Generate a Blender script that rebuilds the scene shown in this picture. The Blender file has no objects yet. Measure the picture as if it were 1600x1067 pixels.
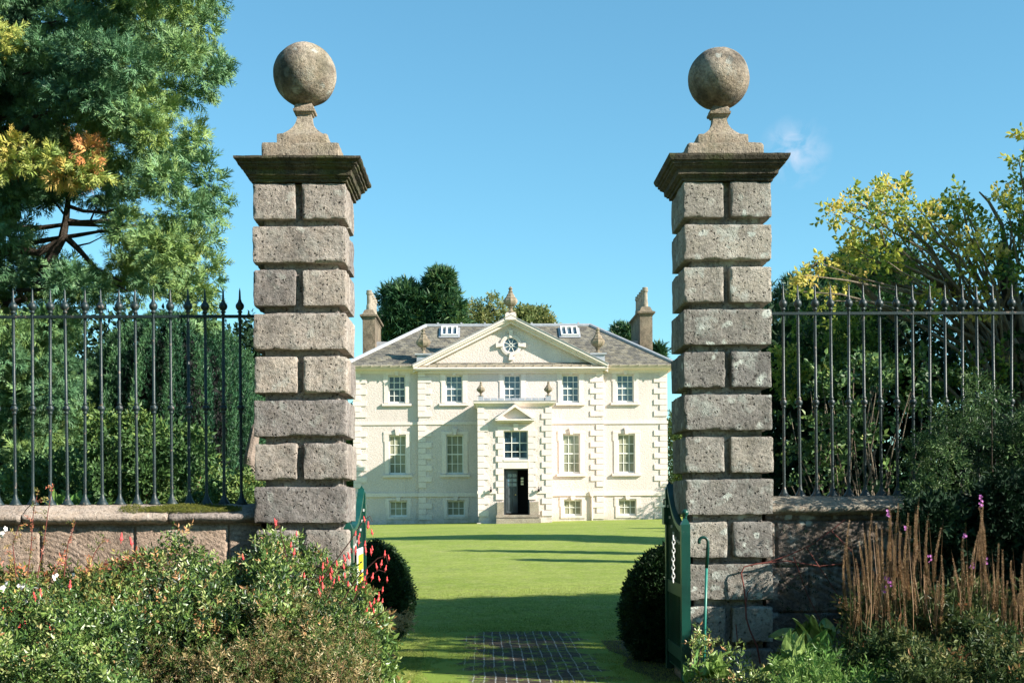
import bpy, math, random
import numpy as np
from mathutils import Matrix, Vector
random.seed(7); rng = np.random.default_rng(11)
S = bpy.context.scene; C = S.collection
R_ = math.radians
# ------------------------------------------------------------------ camera
FPX, HY, EYE = 2030.0, 780.0, 1.6
YAW, ROLL = 0.0222, 0.006
Fv = Vector((math.sin(YAW), math.cos(YAW), 0)); R0 = Vector((math.cos(YAW), -math.sin(YAW), 0)); U0 = Vector((0, 0, 1))
Rv = R0*math.cos(ROLL) - U0*math.sin(ROLL); Uv = U0*math.cos(ROLL) + R0*math.sin(ROLL)
cd = bpy.data.cameras.new('camera'); cam = bpy.data.objects.new('camera', cd); C.objects.link(cam)
cd.sensor_fit = 'HORIZONTAL'; cd.sensor_width = 36; cd.lens = FPX/1600*36
cd.shift_y = (HY-533.5)/1600; cd.clip_end = 3000; cd.clip_start = .1
M = Matrix((Rv, Uv, -Fv)).transposed().to_4x4(); M.translation = (0, 0, EYE); cam.matrix_world = M
S.camera = cam; S.render.resolution_x = 1024; S.render.resolution_y = 682
# ------------------------------------------------------------------ light
SUNV = Vector((1, -.45, .62)).normalized()
EL = math.asin(SUNV.z); AZ = math.atan2(SUNV.x, SUNV.y)
SKY_STR = 0.075; SUN_STR = 5.0
w = bpy.data.worlds.new('World'); S.world = w; w.use_nodes = True
nt = w.node_tree; bg = nt.nodes['Background']
sky = nt.nodes.new('ShaderNodeTexSky'); sky.sky_type = 'NISHITA'; sky.sun_disc = False
sky.sun_elevation = EL; sky.sun_rotation = AZ; sky.air_density = 1.0; sky.dust_density = 0.0; sky.ozone_density = 4.0; sky.altitude = 0
tint = nt.nodes.new('ShaderNodeMix'); tint.data_type = 'RGBA'; tint.blend_type = 'MULTIPLY'; tint.inputs[0].default_value = 1
tint.inputs[7].default_value = (0.90, 1.25, 1.14, 1)
even = nt.nodes.new('ShaderNodeMix'); even.data_type = 'RGBA'; even.inputs[0].default_value = .15; even.inputs[7].default_value = (0.95, 2.9, 4.6, 1)
nt.links.new(sky.outputs[0], even.inputs[6]); nt.links.new(even.outputs[2], tint.inputs[6])
# a wisp of cloud
tc = nt.nodes.new('ShaderNodeTexCoord')
cdir = (Fv + Rv*((1242-800)/FPX) + Uv*((HY-238)/FPX)).normalized()
dist = nt.nodes.new('ShaderNodeVectorMath'); dist.operation = 'DISTANCE'; dist.inputs[1].default_value = cdir
nt.links.new(tc.outputs['Generated'], dist.inputs[0])
mr = nt.nodes.new('ShaderNodeMapRange'); mr.inputs[1].default_value = .003; mr.inputs[2].default_value = .028; mr.inputs[3].default_value = 1; mr.inputs[4].default_value = 0
nt.links.new(dist.outputs['Value'], mr.inputs[0])
nz = nt.nodes.new('ShaderNodeTexNoise'); nz.inputs['Scale'].default_value = 70; nz.inputs['Detail'].default_value = 6; nz.inputs['Distortion'].default_value = .6
nt.links.new(tc.outputs['Generated'], nz.inputs['Vector'])
mr2 = nt.nodes.new('ShaderNodeMapRange'); mr2.inputs[1].default_value = .40; mr2.inputs[2].default_value = .95; nt.links.new(nz.outputs['Fac'], mr2.inputs[0])
mm = nt.nodes.new('ShaderNodeMath'); mm.operation = 'MULTIPLY'; nt.links.new(mr.outputs[0], mm.inputs[0]); nt.links.new(mr2.outputs[0], mm.inputs[1])
cl = nt.nodes.new('ShaderNodeMix'); cl.data_type = 'RGBA'; nt.links.new(mm.outputs[0], cl.inputs[0]); nt.links.new(tint.outputs[2], cl.inputs[6])
cl.inputs[7].default_value = (5.2, 5.4, 6.2, 1)
nt.links.new(cl.outputs[2], bg.inputs[0]); bg.inputs[1].default_value = SKY_STR
sl = bpy.data.lights.new('sun', 'SUN'); sl.energy = SUN_STR; sl.angle = R_(.5); sl.color = (1, .93, .82)
so = bpy.data.objects.new('sun', sl); C.objects.link(so); so.rotation_euler = (-SUNV).to_track_quat('-Z', 'Y').to_euler()
so.location = (20, -10, 20)
S.view_settings.view_transform = 'Standard'; S.view_settings.look = 'None'; S.view_settings.exposure = 1.2; S.view_settings.gamma = 1

# ------------------------------------------------------------------ helpers
def P(px, py, y):
    u = (px-800)/FPX; v = (HY-py)/FPX
    d = Fv + Rv*u + Uv*v; t = y/d.y
    return Vector((d.x*t, y, EYE+d.z*t))
def hx(px, y, py=690): return P(px, py, y).x
def hz(py, y, px=798): return P(px, py, y).z

WL = {}                                   # world origin of every object (no rotations on parents)
def link(o, parent, wloc):
    C.objects.link(o); WL[o.name] = Vector(wloc)
    if parent is not None:
        o.parent = parent; o.location = Vector(wloc)-WL[parent.name]
    else: o.location = wloc
    return o
def props(o, label=None, cat=None, group=None, kind=None):
    if label: o['label'] = label
    if cat: o['category'] = cat
    if group: o['group'] = group
    if kind: o['kind'] = kind
    return o
def thing(name, label, cat, loc, group=None):
    o = bpy.data.objects.new(name, None); o.empty_display_size = .2
    link(o, None, loc); return props(o, label, cat, group)
def mesh_np(name, V, F, mat, tint=None, smooth=False):
    V = np.asarray(V, dtype=np.float32).reshape(-1, 3)
    me = bpy.data.meshes.new(name)
    if isinstance(F, np.ndarray):
        k = F.shape[1]; n = F.shape[0]; idx = F.astype(np.int32).ravel(); starts = np.arange(n, dtype=np.int32)*k
    else:
        lens = np.array([len(f) for f in F], dtype=np.int32); n = len(F)
        idx = np.array([i for f in F for i in f], dtype=np.int32); starts = np.concatenate([[0], np.cumsum(lens)[:-1]]).astype(np.int32)
    me.vertices.add(len(V)); me.vertices.foreach_set('co', V.ravel())
    me.loops.add(len(idx)); me.loops.foreach_set('vertex_index', idx)
    me.polygons.add(n); me.polygons.foreach_set('loop_start', starts)
    me.update(calc_edges=True)
    me.polygons.foreach_set('use_smooth', np.full(n, bool(smooth)))
    if tint is not None:
        a = me.attributes.new('tint', 'FLOAT', 'POINT'); a.data.foreach_set('value', np.asarray(tint, dtype=np.float32))
    me.materials.append(mat)
    return me
class MB:
    """collects faces for ONE mesh"""
    def __init__(s): s.V = []; s.F = []; s.T = []; s.n = 0
    def add(s, V, F, t=.5):
        V = np.asarray(V, dtype=float).reshape(-1, 3); s.V.append(V)
        for f in F: s.F.append([int(i)+s.n for i in f])
        s.T.append(np.full(len(V), t) if np.isscalar(t) else np.asarray(t)); s.n += len(V)
    def box(s, x0, x1, y0, y1, z0, z1, t=.5):
        s.add([(x0,y0,z0),(x1,y0,z0),(x1,y1,z0),(x0,y1,z0),(x0,y0,z1),(x1,y0,z1),(x1,y1,z1),(x0,y1,z1)],
              [(0,3,2,1),(4,5,6,7),(0,1,5,4),(1,2,6,5),(2,3,7,6),(3,0,4,7)], t)
    def prism(s, poly, y0, y1, t=.5):      # polygon in xz, extruded along y
        n = len(poly); V = [(p[0], y0, p[1]) for p in poly]+[(p[0], y1, p[1]) for p in poly]
        s.add(V, [tuple(range(n))[::-1], tuple(range(n, 2*n))]+[(i, (i+1) % n, n+(i+1) % n, n+i) for i in range(n)], t)
    def prismx(s, poly, x0, x1, t=.5):     # polygon in yz, extruded along x
        n = len(poly); V = [(x0, p[0], p[1]) for p in poly]+[(x1, p[0], p[1]) for p in poly]
        s.add(V, [tuple(range(n)), tuple(range(n, 2*n))[::-1]]+[(i, n+i, n+(i+1) % n, (i+1) % n) for i in range(n)], t)
    def ring(s, x0, x1, y0, y1, prof, t=.5, cap=True):   # mitred moulding round a rectangle; prof = (offset, z) bottom to top
        V = []; F = []
        for o, z in prof: V += [(x0-o,y0-o,z),(x1+o,y0-o,z),(x1+o,y1+o,z),(x0-o,y1+o,z)]
        for k in range(len(prof)-1):
            for i in range(4): F.append((4*k+i, 4*k+(i+1) % 4, 4*k+4+(i+1) % 4, 4*k+4+i))
        if cap: F += [(3,2,1,0), tuple(4*(len(prof)-1)+i for i in range(4))]
        s.add(V, F, t)
    def lathe(s, c, prof, seg=16, lobes=0, amp=0, t=.5):  # prof = (r, z)
        V = []; F = []; m = len(prof)
        for r, z in prof:
            for i in range(seg):
                a = 2*math.pi*i/seg; rr = r*(1+amp*abs(math.sin(lobes*a/2))) if lobes else r
                V.append((c[0]+rr*math.cos(a), c[1]+rr*math.sin(a), c[2]+z))
        for k in range(m-1):
            for i in range(seg): F.append((k*seg+i, k*seg+(i+1) % seg, (k+1)*seg+(i+1) % seg, (k+1)*seg+i))
        F += [tuple(range(seg))[::-1], tuple((m-1)*seg+i for i in range(seg))]
        s.add(V, F, t)
    def tube(s, pts, rad, seg=6, t=.5):
        pts = [Vector(p) for p in pts]; n = len(pts)
        if np.isscalar(rad): rad = [rad]*n
        V = []; F = []; prev = None
        for i, p in enumerate(pts):
            d = (pts[min(i+1, n-1)]-pts[max(i-1, 0)]).normalized()
            a = prev if prev is not None else (Vector((0, 0, 1)) if abs(d.z) < .9 else Vector((1, 0, 0)))
            x = (a-d*a.dot(d)).normalized(); prev = x; y = d.cross(x)
            for k in range(seg):
                an = 2*math.pi*k/seg; V.append(p+(x*math.cos(an)+y*math.sin(an))*rad[i])
        for i in range(n-1):
            for k in range(seg): F.append((i*seg+k, i*seg+(k+1) % seg, (i+1)*seg+(k+1) % seg, (i+1)*seg+k))
        F += [tuple(range(seg))[::-1], tuple((n-1)*seg+k for k in range(seg))]
        s.add([tuple(v) for v in V], F, t)
    def build(s, name, mat, parent=None, smooth=False, origin=None):
        V = np.concatenate(s.V); T = np.concatenate(s.T)
        if origin is None:
            lo = V.min(0); hi = V.max(0); origin = ((lo[0]+hi[0])/2, (lo[1]+hi[1])/2, lo[2])
        me = mesh_np(name, V-np.array(origin), s.F, mat, T, smooth)
        return link(bpy.data.objects.new(name, me), parent, origin)
def big(name, V, F, mat, parent, tint=None, smooth=False):
    lo = V.min(0); hi = V.max(0); og = np.array([(lo[0]+hi[0])/2, (lo[1]+hi[1])/2, lo[2]])
    return link(bpy.data.objects.new(name, mesh_np(name, V-og, F, mat, tint, smooth)), parent, og)
def copy_tree(o, parent, wloc):
    c = o.copy(); C.objects.link(c); WL[c.name] = Vector(wloc); c.parent = parent
    c.location = Vector(wloc)-(WL[parent.name] if parent else Vector((0, 0, 0)))
    for ch in list(o.children): copy_tree(ch, c, Vector(wloc)+ch.location)
    return c
# value noise -----------------------------------------------------------
_tab = np.random.default_rng(3).random(65536).astype(np.float32)
def vnoise(p, sc=1.0, seed=0):
    p = np.asarray(p, dtype=float)*sc; i = np.floor(p).astype(np.int64); f = p-i; f = f*f*(3-2*f)
    def h(a, b, c): return _tab[((a*73856093) ^ (b*19349663) ^ (c*83492791) ^ (seed*2654435)) & 65535]
    r = 0
    for dx in (0, 1):
        for dy in (0, 1):
            for dz in (0, 1):
                r = r + h(i[..., 0]+dx, i[..., 1]+dy, i[..., 2]+dz)*(f[..., 0] if dx else 1-f[..., 0])*(f[..., 1] if dy else 1-f[..., 1])*(f[..., 2] if dz else 1-f[..., 2])
    return r*2-1
def fbm(p, sc, oct=3, seed=0):
    return sum(vnoise(p, sc*2**k, seed+k)/2**k for k in range(oct))
def grid_faces(nu, nv, off=0, flip=False):
    a = np.arange(nu*nv).reshape(nv, nu); q = np.stack([a[:-1, :-1], a[:-1, 1:], a[1:, 1:], a[1:, :-1]], -1).reshape(-1, 4)+off
    return q[:, ::-1] if flip else q
def stone_block(x0, x1, y0, y1, z0, z1, r=.025, step=.022, disp=.006, seed=0, pit=.0):
    c = np.array([(x0+x1)/2, (y0+y1)/2, (z0+z1)/2]); h = np.array([(x1-x0)/2, (y1-y0)/2, (z1-z0)/2])
    Vs = []; Fs = []; off = 0
    for ax in range(3):
        u, v = [(1, 2), (2, 0), (0, 1)][ax]
        nu = max(2, int(2*h[u]/step)+1); nv = max(2, int(2*h[v]/step)+1)
        uu, vv = np.meshgrid(np.linspace(-h[u], h[u], nu), np.linspace(-h[v], h[v], nv))
        for sg in (1, -1):
            p = np.zeros((nv, nu, 3)); p[..., u] = uu; p[..., v] = vv; p[..., ax] = sg*h[ax]
            Vs.append(p.reshape(-1, 3)); Fs.append(grid_faces(nu, nv, off, sg < 0)); off += nu*nv
    V = np.concatenate(Vs); F = np.concatenate(Fs)
    inner = np.clip(V, -(h-r), h-r); d = V-inner; L = np.linalg.norm(d, axis=1, keepdims=True)+1e-9; d = d/L
    W = inner+d*r+c
    n = fbm(W+seed*3.1, 6, 3, seed)*disp + vnoise(W, 45, seed+9)*disp*.35
    # weathered edges
    edge = (np.abs(V) > h-r*1.2).sum(1) > 1
    n = n - edge*(np.clip(vnoise(W, 14, seed+5), 0, 1)*.012)
    if pit: n = n - np.clip(vnoise(W, 30, seed+3)-.45, 0, 1)*pit
    return W+d*n[:, None], F
def join(parts):
    Vs = []; Fs = []; Ts = []; off = 0
    for V, F, t in parts:
        Vs.append(V); Fs.append(F+off); Ts.append(np.full(len(V), t) if np.isscalar(t) else t); off += len(V)
    return np.concatenate(Vs), np.concatenate(Fs), np.concatenate(Ts)

# ------------------------------------------------------------------ materials
class NT:
    def __init__(s, name):
        s.m = bpy.data.materials.new(name); s.m.use_nodes = True; s.t = s.m.node_tree
        s.b = s.t.nodes['Principled BSDF']; s.out = s.t.nodes['Material Output']
        s.tc = s.t.nodes.new('ShaderNodeTexCoord')
        s.geo = s.t.nodes.new('ShaderNodeNewGeometry')
    def n(s, typ, **kw):
        o = s.t.nodes.new(typ)
        for k, v in kw.items(): setattr(o, k, v)
        return o
    def l(s, a, b): s.t.links.new(a, b)
    def pos(s, scale=(1, 1, 1), rot=(0, 0, 0)):
        m = s.n('ShaderNodeMapping'); m.inputs['Scale'].default_value = scale; m.inputs['Rotation'].default_value = rot
        s.l(s.geo.outputs['Position'], m.inputs['Vector']); return m.outputs[0]
    def noise(s, sc, det=5, rough=.6, vec=None, dist=0):
        o = s.n('ShaderNodeTexNoise'); o.inputs['Scale'].default_value = sc; o.inputs['Detail'].default_value = det
        o.inputs['Roughness'].default_value = rough; o.inputs['Distortion'].default_value = dist
        s.l(vec or s.geo.outputs['Position'], o.inputs['Vector']); return o.outputs['Fac']
    def vor(s, sc, feat='F1', vec=None):
        o = s.n('ShaderNodeTexVoronoi'); o.feature = feat; o.inputs['Scale'].default_value = sc
        s.l(vec or s.geo.outputs['Position'], o.inputs['Vector']); return o.outputs['Distance']
    def ramp(s, fac, stops):
        o = s.n('ShaderNodeValToRGB'); cr = o.color_ramp
        while len(cr.elements) < len(stops): cr.elements.new(.5)
        for e, (p, c) in zip(cr.elements, stops):
            e.position = p; e.color = (c, c, c, 1) if np.isscalar(c) else (*c, 1)
        s.l(fac, o.inputs[0]); return o.outputs[0]
    def mix(s, fac, a, b, mode='MIX'):
        o = s.n('ShaderNodeMix', data_type='RGBA', blend_type=mode)
        for sock, v in ((o.inputs[0], fac), (o.inputs[6], a), (o.inputs[7], b)):
            if hasattr(v, 'links') or hasattr(v, 'is_linked'): s.l(v, sock)
            else: sock.default_value = v if np.isscalar(v) else (*v, 1)
        return o.outputs[2]
    def math(s, op, a, b=0):
        o = s.n('ShaderNodeMath', operation=op)
        for i, v in enumerate((a, b)):
            if hasattr(v, 'is_linked'): s.l(v, o.inputs[i])
            else: o.inputs[i].default_value = v
        return o.outputs[0]
    def attr(s, name='tint'):
        o = s.n('ShaderNodeAttribute'); o.attribute_name = name; return o.outputs['Fac']
    def bump(s, h, dist=.01, strength=1):
        o = s.n('ShaderNodeBump'); o.inputs['Distance'].default_value = dist; o.inputs['Strength'].default_value = strength
        s.l(h, o.inputs['Height']); s.l(o.outputs[0], s.b.inputs['Normal'])
    def col(s, c):
        if hasattr(c, 'is_linked'): s.l(c, s.b.inputs['Base Color'])
        else: s.b.inputs['Base Color'].default_value = (*c, 1)
    def rough(s, v, spec=.3):
        s.b.inputs['Roughness'].default_value = v; s.b.inputs['Specular IOR Level'].default_value = spec
def m_plain(name, c, rough=.7, var=.15, sc=8, bump=.0, metal=0, spec=.3):
    k = NT(name); f = k.noise(sc, 4)
    k.col(k.ramp(f, [(.25, tuple(x*(1-var) for x in c)), (.75, tuple(min(1, x*(1+var)) for x in c))])); k.rough(rough, spec)
    k.b.inputs['Metallic'].default_value = metal
    if bump: k.bump(k.noise(sc*6, 4), bump)
    return k.m
def m_leaf(name, stops, trans=.3, rough=.5, spec=.3):
    k = NT(name); a = k.attr(); c = k.ramp(a, stops)
    n = k.noise(9, 3); c = k.mix(1, c, k.ramp(n, [(.3, .72), (.7, 1.22)]), 'MULTIPLY')
    k.col(c); k.rough(rough, spec)
    tr = k.n('ShaderNodeBsdfTranslucent'); k.l(c, tr.inputs[0]); mx = k.n('ShaderNodeMixShader'); mx.inputs[0].default_value = trans
    k.l(k.b.outputs[0], mx.inputs[1]); k.l(tr.outputs[0], mx.inputs[2]); k.l(mx.outputs[0], k.out.inputs[0]); return k.m
def m_stone(name, dark, light, lichen=0.0, stain=.4, warm=(.36, .27, .20), pits=1.0, sc=1.0, green=0.0, black=0.0):
    k = NT(name); n1 = k.noise(3.2*sc, 6, .65); n2 = k.noise(38*sc, 5, .7); n3 = k.noise(9*sc, 4, .6)
    c = k.ramp(n1, [(.28, dark), (.5, tuple((a+b)/2 for a, b in zip(dark, light))), (.72, light)])
    c = k.mix(k.ramp(n3, [(.45, 0), (.75, .55)]), c, warm)
    c = k.mix(1, c, k.ramp(n2, [(.28, .40), (.5, 1.0), (.72, 1.35)]), 'MULTIPLY')
    a = k.attr(); c = k.mix(1, c, k.ramp(a, [(0, (.66, .66, .68)), (.5, (1, .97, .93)), (1, (1.28, 1.22, 1.14))]), 'MULTIPLY')
    pv = k.vor(26*sc, vec=k.mix(.08, k.geo.outputs['Position'], k.noise(20, 2))); pit = k.ramp(pv, [(.05, 1), (.26, 0)])
    c = k.mix(k.math('MULTIPLY', pit, .75*pits), c, (.035, .03, .025))
    if stain: c = k.mix(k.ramp(k.noise(1.6*sc, 5, .7, vec=k.pos((1, 1, .35))), [(.5, 0), (.75, stain)]), c, (.045, .042, .036))
    if lichen:
        lv = k.vor(7*sc, vec=k.mix(.18, k.geo.outputs['Position'], k.noise(6, 4, vec=None)))
        lm = k.math('MULTIPLY', k.ramp(lv, [(.16, 1), (.24, 0)]), k.ramp(k.noise(1.3, 2), [(.32, 0), (.48, lichen)]))
        c = k.mix(lm, c, (.50, .52, .47))
        lm2 = k.math('MULTIPLY', k.ramp(k.noise(5, 6, .7), [(.53, 0), (.63, 1)]), lichen*.6); c = k.mix(lm2, c, (.42, .44, .40))
    if green: c = k.mix(k.ramp(k.noise(2.4, 5, .7), [(.5, 0), (.68, green)]), c, (.10, .12, .035))
    if black: c = k.mix(k.ramp(k.noise(2.2*sc, 5, .7), [(.40, 0), (.60, black)]), c, (.035, .033, .03))
    k.col(c); k.rough(.93, .15)
    h = k.math('SUBTRACT', k.math('ADD', k.math('MULTIPLY', n2, .6), k.math('MULTIPLY', k.noise(110*sc, 3), .35)), k.math('MULTIPLY', pit, .9*pits))
    k.bump(h, .022); return k.m

M_pierL = m_stone('left_pier_stone', (.19, .17, .158), (.43, .39, .36), lichen=.35, warm=(.34, .28, .235), black=.0)
M_pierR = m_stone('right_pier_stone', (.16, .15, .138), (.39, .37, .34), lichen=1.0, warm=(.28, .26, .22))
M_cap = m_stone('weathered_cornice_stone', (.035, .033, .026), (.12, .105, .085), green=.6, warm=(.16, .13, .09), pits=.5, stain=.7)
M_fin = m_stone('finial_stone', (.22, .19, .155), (.38, .33, .27), green=.25, pits=.35, stain=.55)
M_ball = m_stone('ball_stone', (.22, .19, .15), (.42, .37, .31), green=.25, pits=.25, stain=.85, lichen=.7, black=.8)
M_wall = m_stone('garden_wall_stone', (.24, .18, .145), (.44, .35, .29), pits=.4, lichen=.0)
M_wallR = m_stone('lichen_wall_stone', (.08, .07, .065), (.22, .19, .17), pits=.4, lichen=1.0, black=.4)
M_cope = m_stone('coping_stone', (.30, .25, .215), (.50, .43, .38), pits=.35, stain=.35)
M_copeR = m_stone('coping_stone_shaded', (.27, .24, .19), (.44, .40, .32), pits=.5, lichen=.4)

def m_render(name, c, rb=.01):
    k = NT(name); f = k.noise(.5, 5, .6, vec=k.pos((1, 1, .5))); f2 = k.noise(14, 4, .7)
    cc = k.ramp(f, [(.3, tuple(x*.9 for x in c)), (.7, tuple(min(1, x*1.06) for x in c))])
    cc = k.mix(1, cc, k.ramp(f2, [(.3, .86), (.65, 1.06)]), 'MULTIPLY')
    sz = k.n('ShaderNodeSeparateXYZ'); k.l(k.geo.outputs['Position'], sz.inputs[0])
    st_ = k.math('MULTIPLY', k.ramp(k.noise(.9, 6, .8, vec=k.pos((1.6, 1.6, .22))), [(.5, 0), (.72, .35)]), 1)
    cc = k.mix(st_, cc, tuple(x*.62 for x in c))
    cc = k.mix(k.math('MULTIPLY', k.ramp(sz.outputs[2], [(.45, .7), (1.0, 0)]), k.ramp(k.noise(2.5, 5, .8), [(.4, 0), (.62, 1)])), cc, (.30, .29, .20))
    k.col(cc); k.rough(.9, .2); k.bump(f2, rb); return k.m
M_harl = m_render('cream_harling', (.68, .582, .535), .03)
M_trim = m_render('cream_painted_stone', (.77, .668, .605), .004)
M_step = m_stone('step_stone', (.25, .22, .18), (.42, .38, .31), pits=.3)
M_chim = m_stone('chimney_stone', (.07, .06, .045), (.25, .21, .16), pits=.4, sc=.45, stain=.8)
M_urn = m_stone('urn_stone', (.12, .10, .07), (.36, .31, .24), pits=.3, sc=.7, stain=.5)
k = NT('slate_roof'); br = k.n('ShaderNodeTexBrick'); br.inputs['Scale'].default_value = 1; br.inputs['Brick Width'].default_value = .32; br.inputs['Row Height'].default_value = .2
br.inputs['Mortar Size'].default_value = .012; br.inputs['Color1'].default_value = (.2, .2, .2, 1); br.inputs['Color2'].default_value = (.8, .8, .8, 1); br.inputs['Mortar'].default_value = (0, 0, 0, 1)
sx = k.n('ShaderNodeSeparateXYZ'); k.l(k.geo.outputs['Position'], sx.inputs[0]); cx_ = k.n('ShaderNodeCombineXYZ')
k.l(k.math('ADD', sx.outputs[0], k.math('MULTIPLY', sx.outputs[1], .35)), cx_.inputs[0]); k.l(k.math('MULTIPLY', sx.outputs[2], 1.8), cx_.inputs[1]); k.l(cx_.outputs[0], br.inputs['Vector'])
c = k.mix(1, k.ramp(br.outputs['Color'], [(0, (.05, .05, .055)), (.2, (.085, .078, .066)), (.5, (.13, .12, .10)), (.8, (.21, .19, .15))]), k.ramp(k.noise(4, 6, .75), [(.3, .6), (.7, 1.35)]), 'MULTIPLY')
c = k.mix(k.ramp(k.noise(3, 6, .8), [(.48, 0), (.68, .7)]), c, (.30, .26, .17))
k.col(c); k.rough(.7, .3); k.bump(br.outputs['Color'], .03); M_slate = k.m
M_lead = m_plain('roof_lead', (.33, .34, .36), .45, .2, 5, .004, spec=.5)
M_white = m_plain('white_paint', (.70, .69, .64), .5, .06)
M_pot = m_plain('chimney_pot_clay', (.27, .23, .18), .8, .45, 6, .01)
M_gutter = m_plain('cream_gutter', (.42, .36, .28), .6, .2)
def m_glass(name, c, c2, sc=1.1):
    k = NT(name); k.col(k.ramp(k.noise(sc, 3, .6, vec=k.pos((1.5, 1, .8))), [(.35, c), (.65, c2)])); k.rough(.06, .7); return k.m
M_gdark = m_glass('dark_window_glass', (.006, .008, .010), (.05, .06, .06))
M_gblue = m_glass('painted_sky_reflection_glass', (.02, .045, .07), (.10, .14, .17), 1.6)  # bluish sky reflection is painted into the pane colour
M_gcurt = m_glass('glass_over_blinds', (.17, .185, .14), (.36, .35, .25), 1.0)
M_gtree = m_glass('painted_tree_reflection_glass', (.006, .015, .02), (.05, .11, .16), 1.3)  # reflected trees and sky painted as blotches in the base colour
M_black = m_plain('dark_door_paint', (.010, .012, .014), .3, .3, spec=.5)
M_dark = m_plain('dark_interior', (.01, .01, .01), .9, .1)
M_iron = NT('painted_iron'); kk = M_iron
kk.col(kk.mix(kk.ramp(kk.noise(22, 5, .75), [(.60, 0), (.68, .9)]), kk.ramp(kk.noise(5, 3), [(.3, (.008, .018, .020)), (.7, (.020, .036, .038))]), (.24, .17, .13))); kk.rough(.45, .45); kk.bump(kk.noise(60, 4), .002); M_iron = kk.m
k = NT('green_gate_paint'); k.col(k.mix(k.ramp(k.noise(14, 5, .8), [(.62, 0), (.72, .5)]), k.ramp(k.noise(3, 4), [(.3, (.003, .036, .027)), (.7, (.006, .072, .052))]), (.25, .33, .28))); k.rough(.35, .5); M_green = k.m
M_teal = m_plain('teal_pole_paint', (.02, .20, .155), .4, .25, 12, spec=.5)
M_steel = m_plain('galvanised_chain', (.60, .60, .58), .4, .2, spec=.6)
M_bark = m_plain('bark', (.055, .042, .032), .9, .4, 12, .02)
M_barkl = m_plain('pale_bark', (.20, .165, .12), .9, .4, 12, .02)
M_stem = m_plain('dry_stem', (.17, .10, .055), .8, .3)
M_rstem = m_plain('red_stem', (.16, .045, .035), .7, .3)
M_soil = m_plain('garden_soil', (.035, .025, .018), .95, .4, 10, .05)

# ------------------------------------------------------------------ ground
def sstep(a, b, x):
    t = np.clip((x-a)/(b-a), 0, 1); return t*t*(3-2*t)
def gz(x, y):
    x = np.asarray(x, float); y = np.asarray(y, float)
    g = sstep(15, 66, y)*(.42+.013*np.clip(x, -14, 16))
    return g + .13*np.exp(-((x-1)/4.5)**2-((y-44)/9)**2) + .03*np.exp(-((x-2)/3)**2-((y-20)/3)**2)
k = NT('lawn_grass'); n1 = k.noise(.35, 4, .6); n2 = k.noise(18, 5, .8, vec=k.pos((1, .45, 1))); n3 = k.noise(2.2, 4, .7)
c = k.ramp(n1, [(.3, (.20, .27, .045)), (.7, (.28, .335, .07))])
c = k.mix(k.ramp(n3, [(.45, 0), (.75, .5)]), c, (.38, .36, .17))
c = k.mix(1, c, k.ramp(n2, [(.3, .60), (.65, 1.25)]), 'MULTIPLY')
c = k.mix(1, c, k.ramp(k.noise(5, 6, .85), [(.3, .74), (.7, 1.2)]), 'MULTIPLY')
c = k.mix(k.ramp(k.noise(1.1, 5, .75), [(.58, 0), (.72, .45)]), c, (.10, .17, .035)); k.col(c); k.rough(.9, .1)
k.bump(k.math('ADD', n2, k.noise(60, 4, .8)), .014); M_lawn = k.m
xs = np.unique(np.concatenate([np.linspace(-600, -30, 20), np.linspace(-30, 30, 121), np.linspace(30, 600, 20)]))
ys = np.unique(np.concatenate([np.linspace(-60, 8, 12), np.linspace(8, 70, 140), np.linspace(70, 1500, 30)]))
X, Y = np.meshgrid(xs, ys); V = np.stack([X, Y, gz(X, Y)], -1).reshape(-1, 3)
lawn = link(bpy.data.objects.new('lawn', mesh_np('lawn', V, grid_faces(len(xs), len(ys)), M_lawn, smooth=True)), None, (0, 0, 0)); props(lawn, 'mown green lawn rolling up to the cream house', 'lawn', kind='structure')

def sheet(name, x0, x1, y0, y1, dz, mat, label, nx=12, ny=12, wob=0):
    X, Y = np.meshgrid(np.linspace(x0, x1, nx), np.linspace(y0, y1, ny))
    if wob:
        X = X+wob*vnoise(np.stack([X, Y, X*0], -1), 1.3, 2); Y = Y+wob*vnoise(np.stack([X, Y, X*0], -1), 1.3, 8)
    V = np.stack([X, Y, gz(X, Y)+dz], -1).reshape(-1, 3)
    o = link(bpy.data.objects.new(name, mesh_np(name, V, grid_faces(nx, ny), mat)), None, (0, 0, 0)); return props(o, label, 'ground', kind='structure')
sheet('flower_bed', -9, -1.25, 4, 10.95, .006, M_soil, 'dark soil bed before the left wall', 30, 20, .1)
sheet('flower_bed', 1.55, 10, 4, 11.2, .006, M_soil, 'dark soil bed before the right wall', 30, 20, .1)
sheet('soil_strip', -2.6, -.92, 11.4, 14.2, .006, M_soil, 'strip of bare soil under the left box bush', 14, 20, .12)
sheet('soil_strip', 1.42, 3.2, 11.4, 14.6, .006, M_soil, 'strip of bare soil under the right box bush', 14, 20, .12)
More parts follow.
